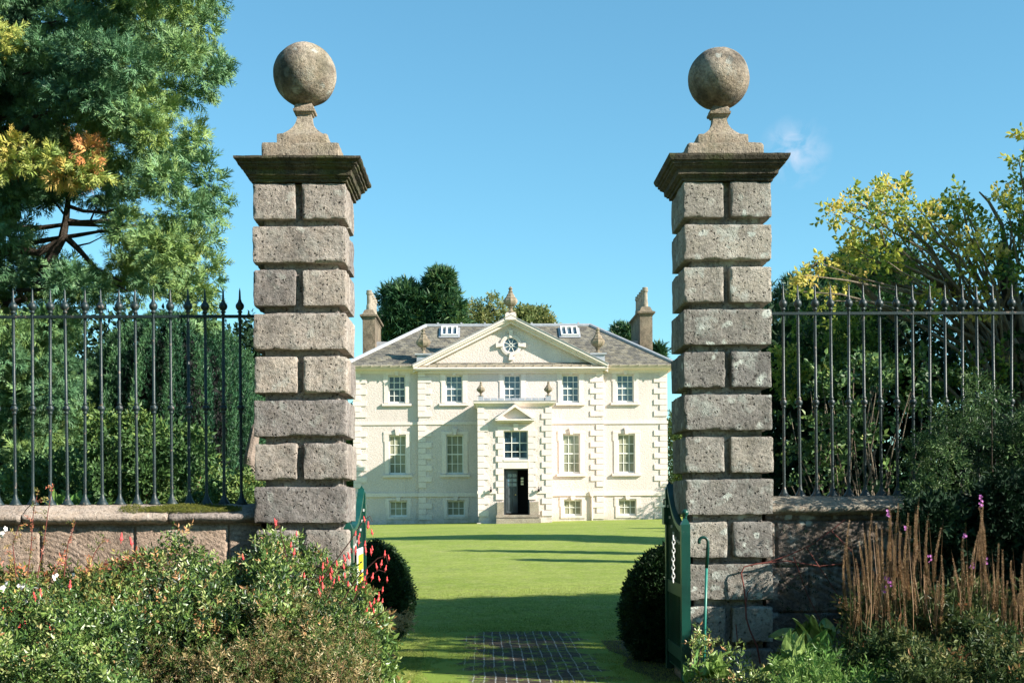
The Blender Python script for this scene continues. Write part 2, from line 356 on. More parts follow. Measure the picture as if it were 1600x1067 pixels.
# brick path
k = NT('brick_paving'); sp = k.n('ShaderNodeSeparateXYZ'); k.l(k.geo.outputs['Position'], sp.inputs[0])
wob = k.math('MULTIPLY', k.math('SUBTRACT', k.noise(1.4, 3), .5), .05); fine = k.math('MULTIPLY', k.math('SUBTRACT', k.noise(22, 3), .5), .03)
u = k.math('DIVIDE', k.math('ADD', k.math('ADD', sp.outputs[0], wob), fine), .098)
dd_ = k.math('ABSOLUTE', k.math('SUBTRACT', k.math('FRACT', u), .5)); line = k.ramp(dd_, [(.425, 0), (.47, 1)])
row = k.math('FLOOR', u); vv_ = k.math('ADD', k.math('DIVIDE', k.math('ADD', sp.outputs[1], fine), .24), k.math('MULTIPLY', row, .37))
line2 = k.ramp(k.math('ABSOLUTE', k.math('SUBTRACT', k.math('FRACT', vv_), .5)), [(.47, 0), (.49, .35)])
lm_ = k.math('MULTIPLY', k.math('MAXIMUM', line, line2), k.ramp(k.noise(9, 4, .75), [(.32, 0), (.50, 1)]))
c = k.mix(1, k.ramp(k.noise(6, 4, .8), [(.3, (.035, .028, .022)), (.7, (.105, .075, .055))]), k.ramp(k.noise(60, 3), [(.3, .7), (.7, 1.2)]), 'MULTIPLY')
c = k.mix(lm_, c, (.33, .33, .32))
edge_ = k.math('MULTIPLY', k.math('POWER', k.math('ABSOLUTE', k.math('SUBTRACT', sp.outputs[0], .45)), 3), .42)
c = k.mix(k.ramp(k.math('ADD', k.noise(3.5, 6, .8), edge_), [(.54, 0), (.62, 1)]), c, (.17, .24, .04)); k.col(c); k.rough(.9, .1); k.bump(k.noise(40, 4), .01); M_brick = k.m
sheet('brick_path', -.62, 1.40, 10, 15.7, .005, M_brick, 'sunken brick paving with pale joints in the lawn', 20, 40, .03)

# ------------------------------------------------------------------ house
YW, YP, YO = 67.0, 66.8, 63.9
X0, X1 = hx(553, YW), hx(1042, YW); XP0, XP1 = hx(654.3, YP), hx(942.5, YP)
ZE = hz(577, YW); ZB = -.3; YB = 79.0
house = thing('country_house', 'cream classical country house with pediment, urns and slate hipped roof beyond the lawn', 'house', ((X0+X1)/2, 72, .4))
def wall_holes(mb, x0, x1, z0, z1, y, holes, rev=.22):
    xs = sorted({x0, x1, *[h[0] for h in holes], *[h[1] for h in holes]}); zs = sorted({z0, z1, *[h[2] for h in holes], *[h[3] for h in holes]})
    for a, b in zip(xs, xs[1:]):
        for c, d in zip(zs, zs[1:]):
            mx, mz = (a+b)/2, (c+d)/2
            if any(h[0] < mx < h[1] and h[2] < mz < h[3] for h in holes): continue
            mb.add([(a,y,c),(b,y,c),(b,y,d),(a,y,d)], [(0,1,2,3)])
    for a, b, c, d in holes:
        mb.add([(a,y,c),(a,y+rev,c),(a,y+rev,d),(a,y,d)], [(0,1,2,3)]); mb.add([(b,y,c),(b,y+rev,c),(b,y+rev,d),(b,y,d)], [(3,2,1,0)])
        mb.add([(a,y,d),(a,y+rev,d),(b,y+rev,d),(b,y,d)], [(0,1,2,3)]); mb.add([(a,y,c),(a,y+rev,c),(b,y+rev,c),(b,y,c)], [(3,2,1,0)])
W = []   # cx px, top, bottom px, half width px, plane, glass, cols, rows, style
for cx_px, pl in ((620, YW), (709.5, YP), (800.5, YP), (891.5, YP), (977, YW)):
    off = (798-cx_px)*.006
    W.append((cx_px+.5, 586.5, 629, 13.2, pl, 'up', 3, 4, M_gdark if cx_px < 640 else M_gblue))
for cx_px, pl in ((621, YW), (710.6, YP), (893, YP), (979, YW)):
    W.append((cx_px, 679.5, 740, 13.3, pl, 'main', 3, 4, M_gcurt))
for cx_px, pl in ((622, YW), (711.7, YP), (894.5, YP), (980, YW)):
    W.append((cx_px, 782, 806, 13.8, pl, 'low', 3, 2, M_gcurt))
def wrect(wn):
    cx, t, b, hw, y = wn[:5]; x = hx(cx, y); h = hw*y/FPX; return (x-h, x+h, hz(b, y), hz(t, y))
mb = MB()
wall_holes(mb, X0, XP0, ZB, ZE, YW, [wrect(a) for a in W if a[4] == YW and a[0] < 798])
wall_holes(mb, XP1, X1, ZB, ZE, YW, [wrect(a) for a in W if a[4] == YW and a[0] > 798])
mb.add([(X0,YW,ZB),(X0,YB,ZB),(X0,YB,ZE),(X0,YW,ZE)], [(0,3,2,1)]); mb.add([(X1,YW,ZB),(X1,YB,ZB),(X1,YB,ZE),(X1,YW,ZE)], [(0,1,2,3)])
mb.add([(X0,YB,ZB),(X1,YB,ZB),(X1,YB,ZE),(X0,YB,ZE)], [(3,2,1,0)])
mb.build('wall', M_harl, house)
mb = MB(); wall_holes(mb, XP0, XP1, ZB, ZE, YP, [wrect(a) for a in W if a[4] == YP])
for x in (XP0, XP1): mb.add([(x,YP,ZB),(x,YW+.01,ZB),(x,YW+.01,ZE),(x,YP,ZE)], [(0,1,2,3)])
ZPB = hz(573.5, YP); ZPA = hz(502, YP); XPM = hx(798, YP, 540)
mb.add([(XP0-.1,YP,ZE),(XP1+.1,YP,ZE),(XPM,YP,ZPA)], [(0,1,2)])
mb.build('wall', M_harl, house)
def make_window(wn, n):
    cx, t, b, hw, y, st, nc, nr, gm = wn; a, c, z0, z1 = wrect(wn); m = MB(); aw = .22 if st != 'low' else .17; pr = .035
    # raised surround with a pair of lugs at the head
    m.box(a-aw, a-.003, y-pr, y+.05, z0, z1+.06); m.box(c+.003, c+aw, y-pr, y+.05, z0, z1+.06)
    m.box(a-aw-.05, (a+c)/2-.11, y-pr-.006, y+.05, z1+.063, z1+aw*.9); m.box((a+c)/2+.11, c+aw+.05, y-pr-.006, y+.05, z1+.063, z1+aw*.9)
    m.box(a-aw-.055, a-aw-.004, y-pr+.004, y+.05, z1-.32, z1+.06); m.box(c+aw+.004, c+aw+.055, y-pr+.004, y+.05, z1-.32, z1+.06)
    if st == 'low': m.box(a-aw, c+aw, y-pr-.004, y+.05, z0-.13, z0-.003)
    o = m.build('window', M_trim, house)
    g = MB(); g.add([(a, y+.17, z0), (c, y+.17, z0), (c, y+.17, z1), (a, y+.17, z1)], [(0,1,2,3)]); g.build('pane', gm, o)
    f = MB(); fw = .055; yb = y+.13
    f.box(a, a+fw, yb, yb+.06, z0, z1); f.box(c-fw, c, yb, yb+.06, z0, z1); f.box(a+fw, c-fw, yb, yb+.06, z0, z0+.09); f.box(a+fw, c-fw, yb, yb+.06, z1-.05, z1)
    for i in range(1, nc): xx = a+(c-a)*i/nc; f.box(xx-.018, xx+.018, yb+.01, yb+.05, z0+.09, z1-.05)
    for j in range(1, nr):
        zz = z0+.05+(z1-z0-.05)*j/nr; hh = .032 if j == nr//2 and nr > 2 else .018
        f.box(a+fw, c-fw, yb+.004, yb+.056, zz-hh, zz+hh)
    f.build('glazing_bars', M_white, o)
    if st != 'low':
        s_ = MB(); s_.prismx([(y-.13, z0-.03), (y-.13, z0-.15), (y+.12, z0-.15), (y+.12, z0-.003)], a-aw-.1, c+aw+.1); s_.build('sill', M_trim, o)
    kx = (a+c)/2; kb = MB(); top = z1+aw*1.25+(.07 if st == 'main' else 0); kb.prism([(kx-.075, z1+.008), (kx+.075, z1+.008), (kx+.125, top), (kx-.125, top)], y-.13, y+.05)
    kb.build('keystone', M_trim, o)
    return o
for n, wn in enumerate(W): make_window(wn, n)
def quoins(x, side, y, ztop, zbot, lw=.66, sw=.36, ph=.292, name='quoins', wrap=True):
    m = MB(); z = ztop; i = 0
    while z-ph > zbot:
        w_ = (sw if i % 2 == 0 else lw); xa, xb = (x-.03, x+w_) if side < 0 else (x-w_, x+.03)
        m.box(xa, xb, y-.045, y+.25, z-ph+.012, z-.012); z -= ph; i += 1
    return m.build(name, M_trim, house)
zb1 = hz(770, YW)
for zt, zb_ in ((ZE-.12, hz(660, YW)+.1), (hz(664, YW), zb1+.05), (hz(776, YW), .5)):
    quoins(X0, -1, YW, zt, zb_); quoins(X1, 1, YW, zt, zb_); quoins(XP0, -1, YP, zt, zb_); quoins(XP1, 1, YP, zt, zb_)
# string courses
for za, zc, pj in ((hz(663, YW), hz(658.5, YW), .05), (hz(775, YW), hz(769, YW), .07)):
    XO0, XO1 = hx(747.2, YO), hx(862, YO)
    for xa_, xb_, yy_ in ((X0-.06, XP0-.052, YW), (XP1+.052, X1+.06, YW), (XP0-.05, XO0-.06, YP), (XO1+.06, XP1+.05, YP)):
        m = MB(); m.box(xa_, xb_, yy_-pj, yy_+.1, za, zc); m.build('string_course', M_trim, house)
# pilaster below pavilion quoins on left: drain pipe on the right
m = MB(); xx = hx(924, YP); m.tube([(xx, YP-.07, hz(774, YP)), (xx, YP-.07, .5)], .05, 8); m.prism([(xx-.13, hz(768, YP)), (xx+.13, hz(768, YP)), (xx+.07, hz(776, YP)), (xx-.07, hz(776, YP))], YP-.16, YP-.08); m.build('drainpipe', M_trim, house)
# eaves cornice + gutter
m = MB(); m.ring(X0, X1, YW, YB, [(.0, ZE-.20), (.06, ZE-.18), (.10, ZE-.08), (.28, ZE-.02), (.42, ZE), (.46, ZE+.05), (.40, ZE+.06)], cap=False); m.build('eaves_cornice', M_trim, house)
zg = hz(570, YW-.5)
m = MB(); m.ring(X0, X1, YW, YB, [(.38, zg-.14), (.47, zg-.12), (.52, zg-.02), (.50, zg)], cap=False)
for i in range(34):
    xx = X0+(X1-X0)*i/33; m.box(xx-.02, xx+.02, YW-.56, YW-.525, zg-.10, zg+.01)
m.build('gutter', M_gutter, house)
# hipped roof with a flat top
ex0, ex1, ey0, ey1 = X0-.48, X1+.48, YW-.48, YB+.48; RY = 71.2; RZ = hz(509.5, RY); IN = 3.9
rx0, rx1, ry0, ry1 = hx(666, RY, 508), hx(922, RY, 508), RY, YB-3.9
m = MB(); zr = zg-.01
v = [(ex0,ey0,zr),(ex1,ey0,zr),(ex1,ey1,zr),(ex0,ey1,zr),(rx0,ry0,RZ),(rx1,ry0,RZ),(rx1,ry1,RZ),(rx0,ry1,RZ)]
m.add(v, [(0,1,5,4),(1,2,6,5),(2,3,7,6),(3,0,4,7),(4,5,6,7),(0,3,2,1)])
# pavilion gable roof running back to the slope
za = ZPA+.16; sl_ = (RZ-zr)/(RY-ey0)
yb_ = ey0+(za-zr)/sl_
px0, px1 = hx(651, YP), hx(945.5, YP); zp = ZPB+.02
def roofy(z): return ey0+(z-zr)/sl_
m.add([(px0,YP-.05,zp),(XPM,YP-.05,za),(XPM,yb_,za),(px0,roofy(zp)+.3,zp)], [(0,1,2,3)])
m.add([(px1,YP-.05,zp),(XPM,YP-.05,za),(XPM,yb_,za),(px1,roofy(zp)+.3,zp)], [(3,2,1,0)])
roof = m.build('roof', M_slate, house)
def seg(mb, a, b, w_, h_):
    mb.tube([a, b], w_, 6)
m = MB()
for i, j in ((0,4),(1,5)): seg(m, Vector(v[i])+Vector((0,0,.03)), Vector(v[j])+Vector((0,0,.04)), .10, .1)
seg(m, Vector(v[4])+Vector((0,0,.03)), Vector(v[5])+Vector((0,0,.03)), .10, .1)
for i in range(7):
    xx = rx0+(rx1-rx0)*(i+.5)/7; m.box(xx-.05, xx+.05, RY-.05, RY+.05, RZ+.1, RZ+.2)
m.build('lead_flashing', M_lead, roof)
# skylights
def slopept(px, py):        # where the pixel's ray meets the front slope
    lo, hi = ey0, RY
    for _ in range(40):
        mid = (lo+hi)/2; p = P(px, py, mid)
        if p.z > zr+(mid-ey0)*sl_: lo = mid
        else: hi = mid
    return P(px, py, (lo+hi)/2)
nrm = Vector((0, -sl_, 1)).normalized(); upv = Vector((0, 1, sl_)).normalized()
for pxa, pxb in ((689, 715), (877, 904)):
    a = slopept(pxa, 527); b = slopept(pxb, 527); t = slopept(pxa, 513.5); L = (t-a).length; Wd = b.x-a.x; a = a+nrm*.16
    def q(u0, u1, v0, v1, d0, d1, mb):
        pts = []
        for d in (d0, d1):
            for (u, vv) in ((u0, v0), (u1, v0), (u1, v1), (u0, v1)): pts.append(tuple(a+Vector((u, 0, 0))+upv*vv+nrm*d))
        mb.add(pts, [(0,3,2,1),(4,5,6,7),(0,1,5,4),(1,2,6,5),(2,3,7,6),(3,0,4,7)])
    m = MB(); q(0, .07, 0, L, -.16, 0, m); q(Wd-.07, Wd, 0, L, -.16, 0, m); q(.07, Wd-.07, 0, .09, -.16, 0, m); q(.07, Wd-.07, L-.09, L, -.16, 0, m)
    for i in (1, 2): q(Wd*i/3-.045, Wd*i/3+.045, .09, L-.09, -.06, -.005, m)
    sk = m.build('skylight', M_white, roof)   # frame
    m = MB(); q(-.08, Wd+.08, -.14, -.01, -.14, -.10, m); q(-.12, -.02, -.1, L+.05, -.15, -.11, m); q(Wd+.02, Wd+.12, -.1, L+.05, -.15, -.11, m); m.build('lead_flashing', M_lead, roof)
    m = MB(); q(.07, Wd-.07, .09, L-.09, -.14, -.08, m); m.build('skylight_glass', M_gblue, roof)
# pediment cornices
def rake(mb, prt, th, y0, y1, drop):
    A = (px0-.15, zp-drop+.0); B = (px1+.15, zp-drop+.0); T = (XPM, za-drop+.0)
    s = th*math.hypot(T[0]-A[0], T[1]-A[1])/(T[0]-A[0])
    mb.prism([A, T, (T[0], T[1]-s), (A[0]+.001, A[1]-s)], y0, y1); mb.prism([T, B, (B[0]-.001, B[1]-s), (T[0], T[1]-s)], y0, y1)
m = MB(); rake(m, 0, .10, YP-.50, YP+.12, -.06); rake(m, 0, .09, YP-.42, YP+.10, .045); rake(m, 0, .14, YP-.26, YP+.09, .14)
m.box(px0-.12, px1+.12, YP-.45, YP+.05, zp-.14, zp-.06); m.box(px0-.02, px1+.02, YP-.36, YP+.05, zp-.22, zp-.143); m.box(px0+.1, px1-.1, YP-.16, YP+.05, zp-.34, zp-.223)
ped = m.build('pediment', M_trim, house)
m = MB(); 
for s in (-1, 1):
    e = px0-.16 if s < 0 else px1+.16
    V_ = [(e, YP-.53, zp+.075), (XPM, YP-.53, za+.075), (XPM, YP+.12, za+.075), (e, YP+.12, zp+.075)]
    m.add(V_+[(a_, b_, c_+.03) for a_, b_, c_ in V_], [(0,3,2,1),(4,5,6,7),(0,1,5,4),(1,2,6,5),(2,3,7,6),(3,0,4,7)])
m.build('lead_flashing', M_lead, ped)
# oculus
oc = Vector((hx(798.3, YP, 540), YP, hz(539.5, YP))); ri = .36; ro = .55
m = MB(); n_ = 32; V_ = []; F_ = []
for k_, (r, dy) in enumerate(((ri, .0), (ri, -.07), (ri+.05, -.10), (ro, -.08), (ro, 0))):
    for i in range(n_): a = 2*math.pi*i/n_; V_.append((oc.x+r*math.cos(a), YP+dy, oc.z+r*math.sin(a)))
for k_ in range(4):
    for i in range(n_): F_.append((k_*n_+i, k_*n_+(i+1) % n_, (k_+1)*n_+(i+1) % n_, (k_+1)*n_+i))
m.add(V_, F_)
for a in (0, 90, 180, 270):
    ca, sa = math.cos(R_(a)), math.sin(R_(a)); 
    poly = [(oc.x+ca*r-sa*w_, oc.z+sa*r+ca*w_) for r, w_ in ((ri+.02, -.06), (ri+.02, .06), (ro+.22, .12), (ro+.22, -.12))]
    m.prism(poly, YP-.15, YP-.002)
ocu = m.build('round_window', M_trim, house)
m = MB(); m.add([(oc.x+ri*math.cos(2*math.pi*i/24), YP-.01, oc.z+ri*math.sin(2*math.pi*i/24)) for i in range(24)], [tuple(range(24))]); m.build('pane', M_gblue, ocu)
m = MB()
for i in range(8):
    a = math.pi*i/4+math.pi/8; m.tube([(oc.x+.07*math.cos(a), YP-.03, oc.z+.07*math.sin(a)), (oc.x+ri*math.cos(a), YP-.03, oc.z+ri*math.sin(a))], .018, 5)
m.tube([(oc.x+.07*math.cos(i*math.pi/6), YP-.03, oc.z+.07*math.sin(i*math.pi/6)) for i in range(13)], .02, 5); m.build('glazing_bars', M_white, ocu)
# urns
URN = [(.20,0),(.20,.035),(.13,.05),(.07,.09),(.06,.16),(.11,.21),(.08,.235),(.15,.27),(.215,.32),(.255,.38),(.27,.44),(.265,.495),(.225,.53),(.24,.55),(.20,.575),(.17,.60),(.14,.68),(.075,.76),(.10,.785),(.065,.82),(.06,.88),(.085,.915),(.05,.96),(.012,1.0)]
def urn(c, h, wd=1, label=None):
    m = MB(); m.lathe(c, [(r*h*wd*1.16, z*h) for r, z in URN], 24, 8, -.10); o = m.build('urn', M_urn, house, smooth=False)
    if label: o['label'] = label
    return o
ya = YP-.25
m = MB(); m.box(XPM-.28, XPM+.28, ya-.28, ya+.28, za-.15, za+.17); m.box(XPM-.22, XPM+.22, ya-.22, ya+.22, za+.17, za+.23); m.build('urn_plinth', M_trim, house)
urn((XPM, ya, za+.23), 1.36, .85, 'large urn on the peak of the pediment')
for pxx in (661.5, 934):
    yy = YP+.1; x_ = hx(pxx, yy, 540); zz = hz(553, yy)
    m = MB(); m.box(x_-.33, x_+.33, yy-.33, yy+.33, zz-.9, zz-.08); m.box(x_-.42, x_+.42, yy-.42, yy+.42, zz-.08, zz); m.build('urn_plinth', M_lead, house)
    urn((x_, yy, zz), 1.35, .88, 'stone urn over the %s corner of the pediment' % ('left' if pxx < 700 else 'right'))
# chimneys
def chimney(xa, xb, pyc, lab):
    y0, y1 = 72.0, 76.2; zt = hz(pyc, y0); m = MB()
    m.box(xa, xb, y0, y1, ZE-.5, zt-.30)
    o = m.build('chimney', M_chim, house); o['label'] = lab
    m = MB(); m.ring(xa, xb, y0, y1, [(.0, zt-.31), (.03, zt-.27), (.03, zt-.2), (.14, zt-.15), (.15, zt-.06), (.0, zt), (-.07, zt+.16), (-.12, zt+.24), (-.16, zt+.25)]); m.build('chimney_cap', M_chim, o)
    cx = (xa+xb)/2; pr = [(.16,0),(.15,.25),(.125,.35),(.12,.80),(.155,.84),(.16,.92),(.13,.94),(.15,1.0),(.13,1.05)]
    m = MB(); m.lathe((cx, y0+.42, zt+.22), [(r_*1.1, z_*1.08) for r_, z_ in pr], 12); p0 = m.build('chimney_pot', M_pot, o, smooth=False)
    for i in range(1, 5): copy_tree(p0, o, WL[p0.name]+Vector((0, i*.84, 0)))
xa = X0+.02
chimney(hx(566.5, 72, 520), hx(586, 72, 520), 489.5, 'chimney stack at the left end of the roof')
chimney(hx(1000, 72, 520), hx(1019.6, 72, 520), 486, 'chimney stack at the right end of the roof')
for s, xc in ((-1, hx(586, 72, 520)), (1, hx(1000, 72, 520))):
    m = MB(); xe = xc+(-s)*1.25; zz = hz(533, 73); m.prism([(xc, zz-.9), (xe, zz-.9), (xe, zz-.02), (xc, zz)] if s < 0 else [(xe, zz-.9), (xc, zz-.9), (xc, zz), (xe, zz-.02)], 73.0, 74.4)
    m.build('lead_saddle', M_lead, roof)

# porch -----------------------------------------------------------------
XO0, XO1 = hx(747.2, YO), hx(862, YO); ZO = hz(631, YO)
wx0, wx1, wz0, wz1 = hx(787, YO), hx(825, YO), hz(717.5, YO), hz(673, YO)
dx0, dx1, dz0, dz1 = hx(786.7, YO), hx(826.5, YO), hz(804, YO), hz(732, YO)
m = MB(); wall_holes(m, XO0, XO1, ZB, ZO, YO, [(wx0, wx1, wz0, wz1), (dx0, dx1, dz0, dz1)], .3)
m.add([(XO0,YO,ZB),(XO0,YP,ZB),(XO0,YP,ZO),(XO0,YO,ZO)], [(0,3,2,1)]); m.add([(XO1,YO,ZB),(XO1,YP,ZB),(XO1,YP,ZO),(XO1,YO,ZO)], [(0,1,2,3)])
porch = m.build('porch', M_harl, house)
m = MB(); m.ring(XO0, XO1, YO, YP-.02, [(0, ZO-.12), (.04, ZO-.10), (.10, ZO-.02), (.20, ZO+.02), (.22, ZO+.10), (.18, ZO+.11)]); m.build('porch_cornice', M_trim, porch)
m = MB(); m.ring(XO0, XO1, YO, YP-.03, [(.21, ZO+.11), (.23, ZO+.15), (.08, ZO+.17)]); 
nseg = 9
for i in range(nseg):
    a_ = XO0+.28+(XO1-XO0-.56)*i/nseg; b_ = XO0+.28+(XO1-XO0-.56)*(i+1)/nseg; m.box(a_+.012, b_-.012, YO+.06, YO+.12, ZO+.17, ZO+.30)
m.box(XO0+.02, XO0+.27, YO+.02, YO+.27, ZO+.17, ZO+.40); m.box(XO1-.27, XO1-.02, YO+.02, YO+.27, ZO+.17, ZO+.40); m.build('lead_parapet', M_lead, porch)
for xq, s in ((XO0+.145, 'left'), (XO1-.145, 'right')): urn((xq, YO+.145, ZO+.40), .72, .95, 'small urn on the %s corner of the porch' % s)
# porch quoins
def pq(x, side, zt, zb_, lw=.50, sw=.30, ph=.298):
    m = MB(); z = zt; i = 0
    while z-ph > zb_:
        w_ = (sw if i % 2 == 0 else lw); xa, xb = (x-.028, x+w_) if side < 0 else (x-w_, x+.028)
        m.box(xa, xb, YO-.045, YO+.2, z-ph+.012, z-.012); z -= ph; i += 1
    m.build('quoins', M_trim, porch)
pq(XO0, -1, ZO-.16, .62); pq(XO1, 1, ZO-.16, .62)
m = MB(); m.box(XO0-.06, XO0+.9, YO-.05, YO+.05, hz(771, YO), hz(766.5, YO)) ; m.box(XO1-.9, XO1+.06, YO-.05, YO+.05, hz(771, YO), hz(766.5, YO)); m.box(XO0-.09, XO1+.09, YO-.09, YO+.05, ZB, .46); m.build('string_course', M_trim, porch)
# blocked surround of window and door
m = MB(); z = wz1+.02; i = 0
while z-.41 > dz0+.55:
    w_ = .40 if i % 2 == 0 else .28
    m.box(wx0-w_, wx0-.003, YO-.06, YO+.1, z-.31+.01, z-.01); m.box(wx1+.003, wx1+w_, YO-.06, YO+.1, z-.31+.01, z-.01); z -= .31; i += 1
m.box(wx0-.1, wx1+.1, YO-.05, YO+.05, dz1+.004, wz0-.004); m.box(wx0-.02, wx1+.02, YO-.08, YO+.05, wz0-.10, wz0-.006)
m.box(wx0-.3, wx1+.3, YO-.05, YO+.05, wz1+.004, wz1+.20); kx = (wx0+wx1)/2
m.prism([(kx-.09, wz1+.005), (kx+.09, wz1+.005), (kx+.14, wz1+.36), (kx-.14, wz1+.36)], YO-.13, YO+.05); m.build('door_surround', M_trim, porch)
# little pediment
hxa, hxb, hzb, hzt = hx(773.5, YO-.4), hx(836.5, YO-.4), hz(657.5, YO-.4), hz(631, YO-.4); hm = (hxa+hxb)/2
m = MB(); m.prism([(hxa+.08, hzb+.10), (hxb-.08, hzb+.10), (hm, hzt-.05)], YO-.12, YO+.02)
sl2 = (hzt-hzb-.12)/(hm-hxa)
m.prism([(hxa, hzb+.12), (hm, hzt), (hm, hzt-.15), (hxa+.15, hzb+.10)], YO-.40, YO+.02); m.prism([(hm, hzt), (hxb, hzb+.12), (hxb-.15, hzb+.10), (hm, hzt-.15)], YO-.40, YO+.02)
m.box(hxa+.02, hxb-.02, YO-.38, YO+.02, hzb+.02, hzb+.098); m.box(hxa+.12, hxb-.12, YO-.22, YO+.02, hzb-.06, hzb+.018); m.build('porch_pediment', M_trim, porch)
m = MB(); m.add([(wx0, YO+.2, wz0), (wx1, YO+.2, wz0), (wx1, YO+.2, wz1), (wx0, YO+.2, wz1)], [(0,1,2,3)]); m.build('pane', M_gtree, porch)
m = MB(); yb = YO+.15
m.box(wx0, wx0+.05, yb, yb+.05, wz0, wz1); m.box(wx1-.05, wx1, yb, yb+.05, wz0, wz1); m.box(wx0+.05, wx1-.05, yb, yb+.05, wz0, wz0+.09); m.box(wx0+.05, wx1-.05, yb, yb+.05, wz1-.04, wz1)
for i in (1, 2): xx = wx0+(wx1-wx0)*i/3; m.box(xx-.02, xx+.02, yb+.008, yb+.045, wz0+.09, wz1-.04)
for f_ in (.27, .58): zz = wz0+(wz1-wz0)*f_; m.box(wx0+.05, wx1-.05, yb+.004, yb+.048, zz-.02, zz+.02)
m.build('glazing_bars', M_white, porch)
# door: dark lobby, one leaf ajar
m = MB(); m.box(dx0, dx1, YO+1.2, YO+1.25, dz0, dz1); m.box(dx0-.05, dx0-.001, YO+.3, YO+1.25, dz0, dz1); m.box(dx1+.001, dx1+.05, YO+.3, YO+1.25, dz0, dz1); m.box(dx0, dx1, YO+.3, YO+1.25, dz1, dz1+.05); m.box(dx0, dx1, YO+.3, YO+1.25, dz0-.05, dz0); m.build('lobby', M_dark, porch)
m = MB(); dl = .62; an = R_(22); ca, sa = math.cos(an), math.sin(an); ox, oy = dx0+.12, YO+.30
def dbox(u0, u1, v0, v1, z0_, z1_, mb):
    pts = [(ox+u*ca-vv*sa, oy+u*sa+vv*ca, zz) for zz in (z0_, z1_) for u, vv in ((u0, v0), (u1, v0), (u1, v1), (u0, v1))]
    mb.add(pts, [(0,3,2,1),(4,5,6,7),(0,1,5,4),(1,2,6,5),(2,3,7,6),(3,0,4,7)])
H_ = dz1-dz0; dbox(0, dl, 0, .05, dz0+.08, dz1-.05, m)
for zc0, zc1 in ((.10, .38), (.42, .58)):
    for u0, u1 in ((.06, .28), (.34, .56)): dbox(u0, u1, -.02, 0, dz0+H_*zc0, dz0+H_*zc1, m)
M_door = m_plain('weathered_door_paint', (.022, .03, .034), .35, .4, 5, spec=.6)
door = m.build('door', M_door, house); 
m = MB()
for r in range(3):
    for c_ in range(2): dbox(.08+.26*c_, .30+.26*c_, -.012, -.002, dz0+H_*(.62+.10*r), dz0+H_*(.69+.10*r), m)
m.build('door_pane', M_gtree, door)
m = MB(); m.lathe((ox+.5*ca, oy+.5*sa-.09, dz0+.95), [(.01,0),(.035,.02),(.035,.05),(.01,.07)], 8); m.build('door_knob', m_plain('brass', (.6, .45, .2), .3, .1, metal=.8), door)
m = MB()
for i in range(3): m.box(dx1-.40, dx1-.27, YO+.36, YO+.38, dz1-.52-.14*i, dz1-.43-.14*i)
m.build('notice', m_plain('pale_card', (.65, .6, .42), .7), door)
m = MB(); m.box(dx0, dx0+.10, YO+.18, YO+.30, dz0, dz1); m.box(dx1-.05, dx1, YO+.2, YO+.30, dz0, dz1); m.box(dx0+.1, dx1-.05, YO+.2, YO+.30, dz1-.06, dz1); m.build('door_frame', M_door, door)
m = MB(); sx0, sx1 = hx(776, YO), hx(840.5, YO)
m.box(sx0, dx0-.01, YO-.45, YO+.02, dz0, hz(784, YO-.45)); m.build('pedestal', M_step, porch); m = MB(); m.box(dx1+.01, sx1, YO-.45, YO+.02, dz0, hz(784, YO-.45)); m.build('pedestal', M_step, porch)
m = MB(); m.box(sx0-.05, sx1+.05, YO-.75, YO+.3, dz0-.12, dz0-.003); m.box(sx0-.02, sx1+.02, YO-.70, YO, dz0-.5, dz0-.123); m.box(sx0-.05, sx1+.08, YO-1.05, YO-.705, dz0-.6, dz0-.17); m.build('step', M_step, porch)
for xx in (hx(766.5, YO), hx(841, YO)):
    m = MB()
    m.box(xx-.05, xx+.05, YO-.25, YO-.05, hz(768, YO), hz(764, YO)); m.tube([(xx, YO-.2, hz(764, YO)), (xx, YO-.2, hz(760, YO))], .02, 6)
    m.build('boot_bracket', M_dark, porch)

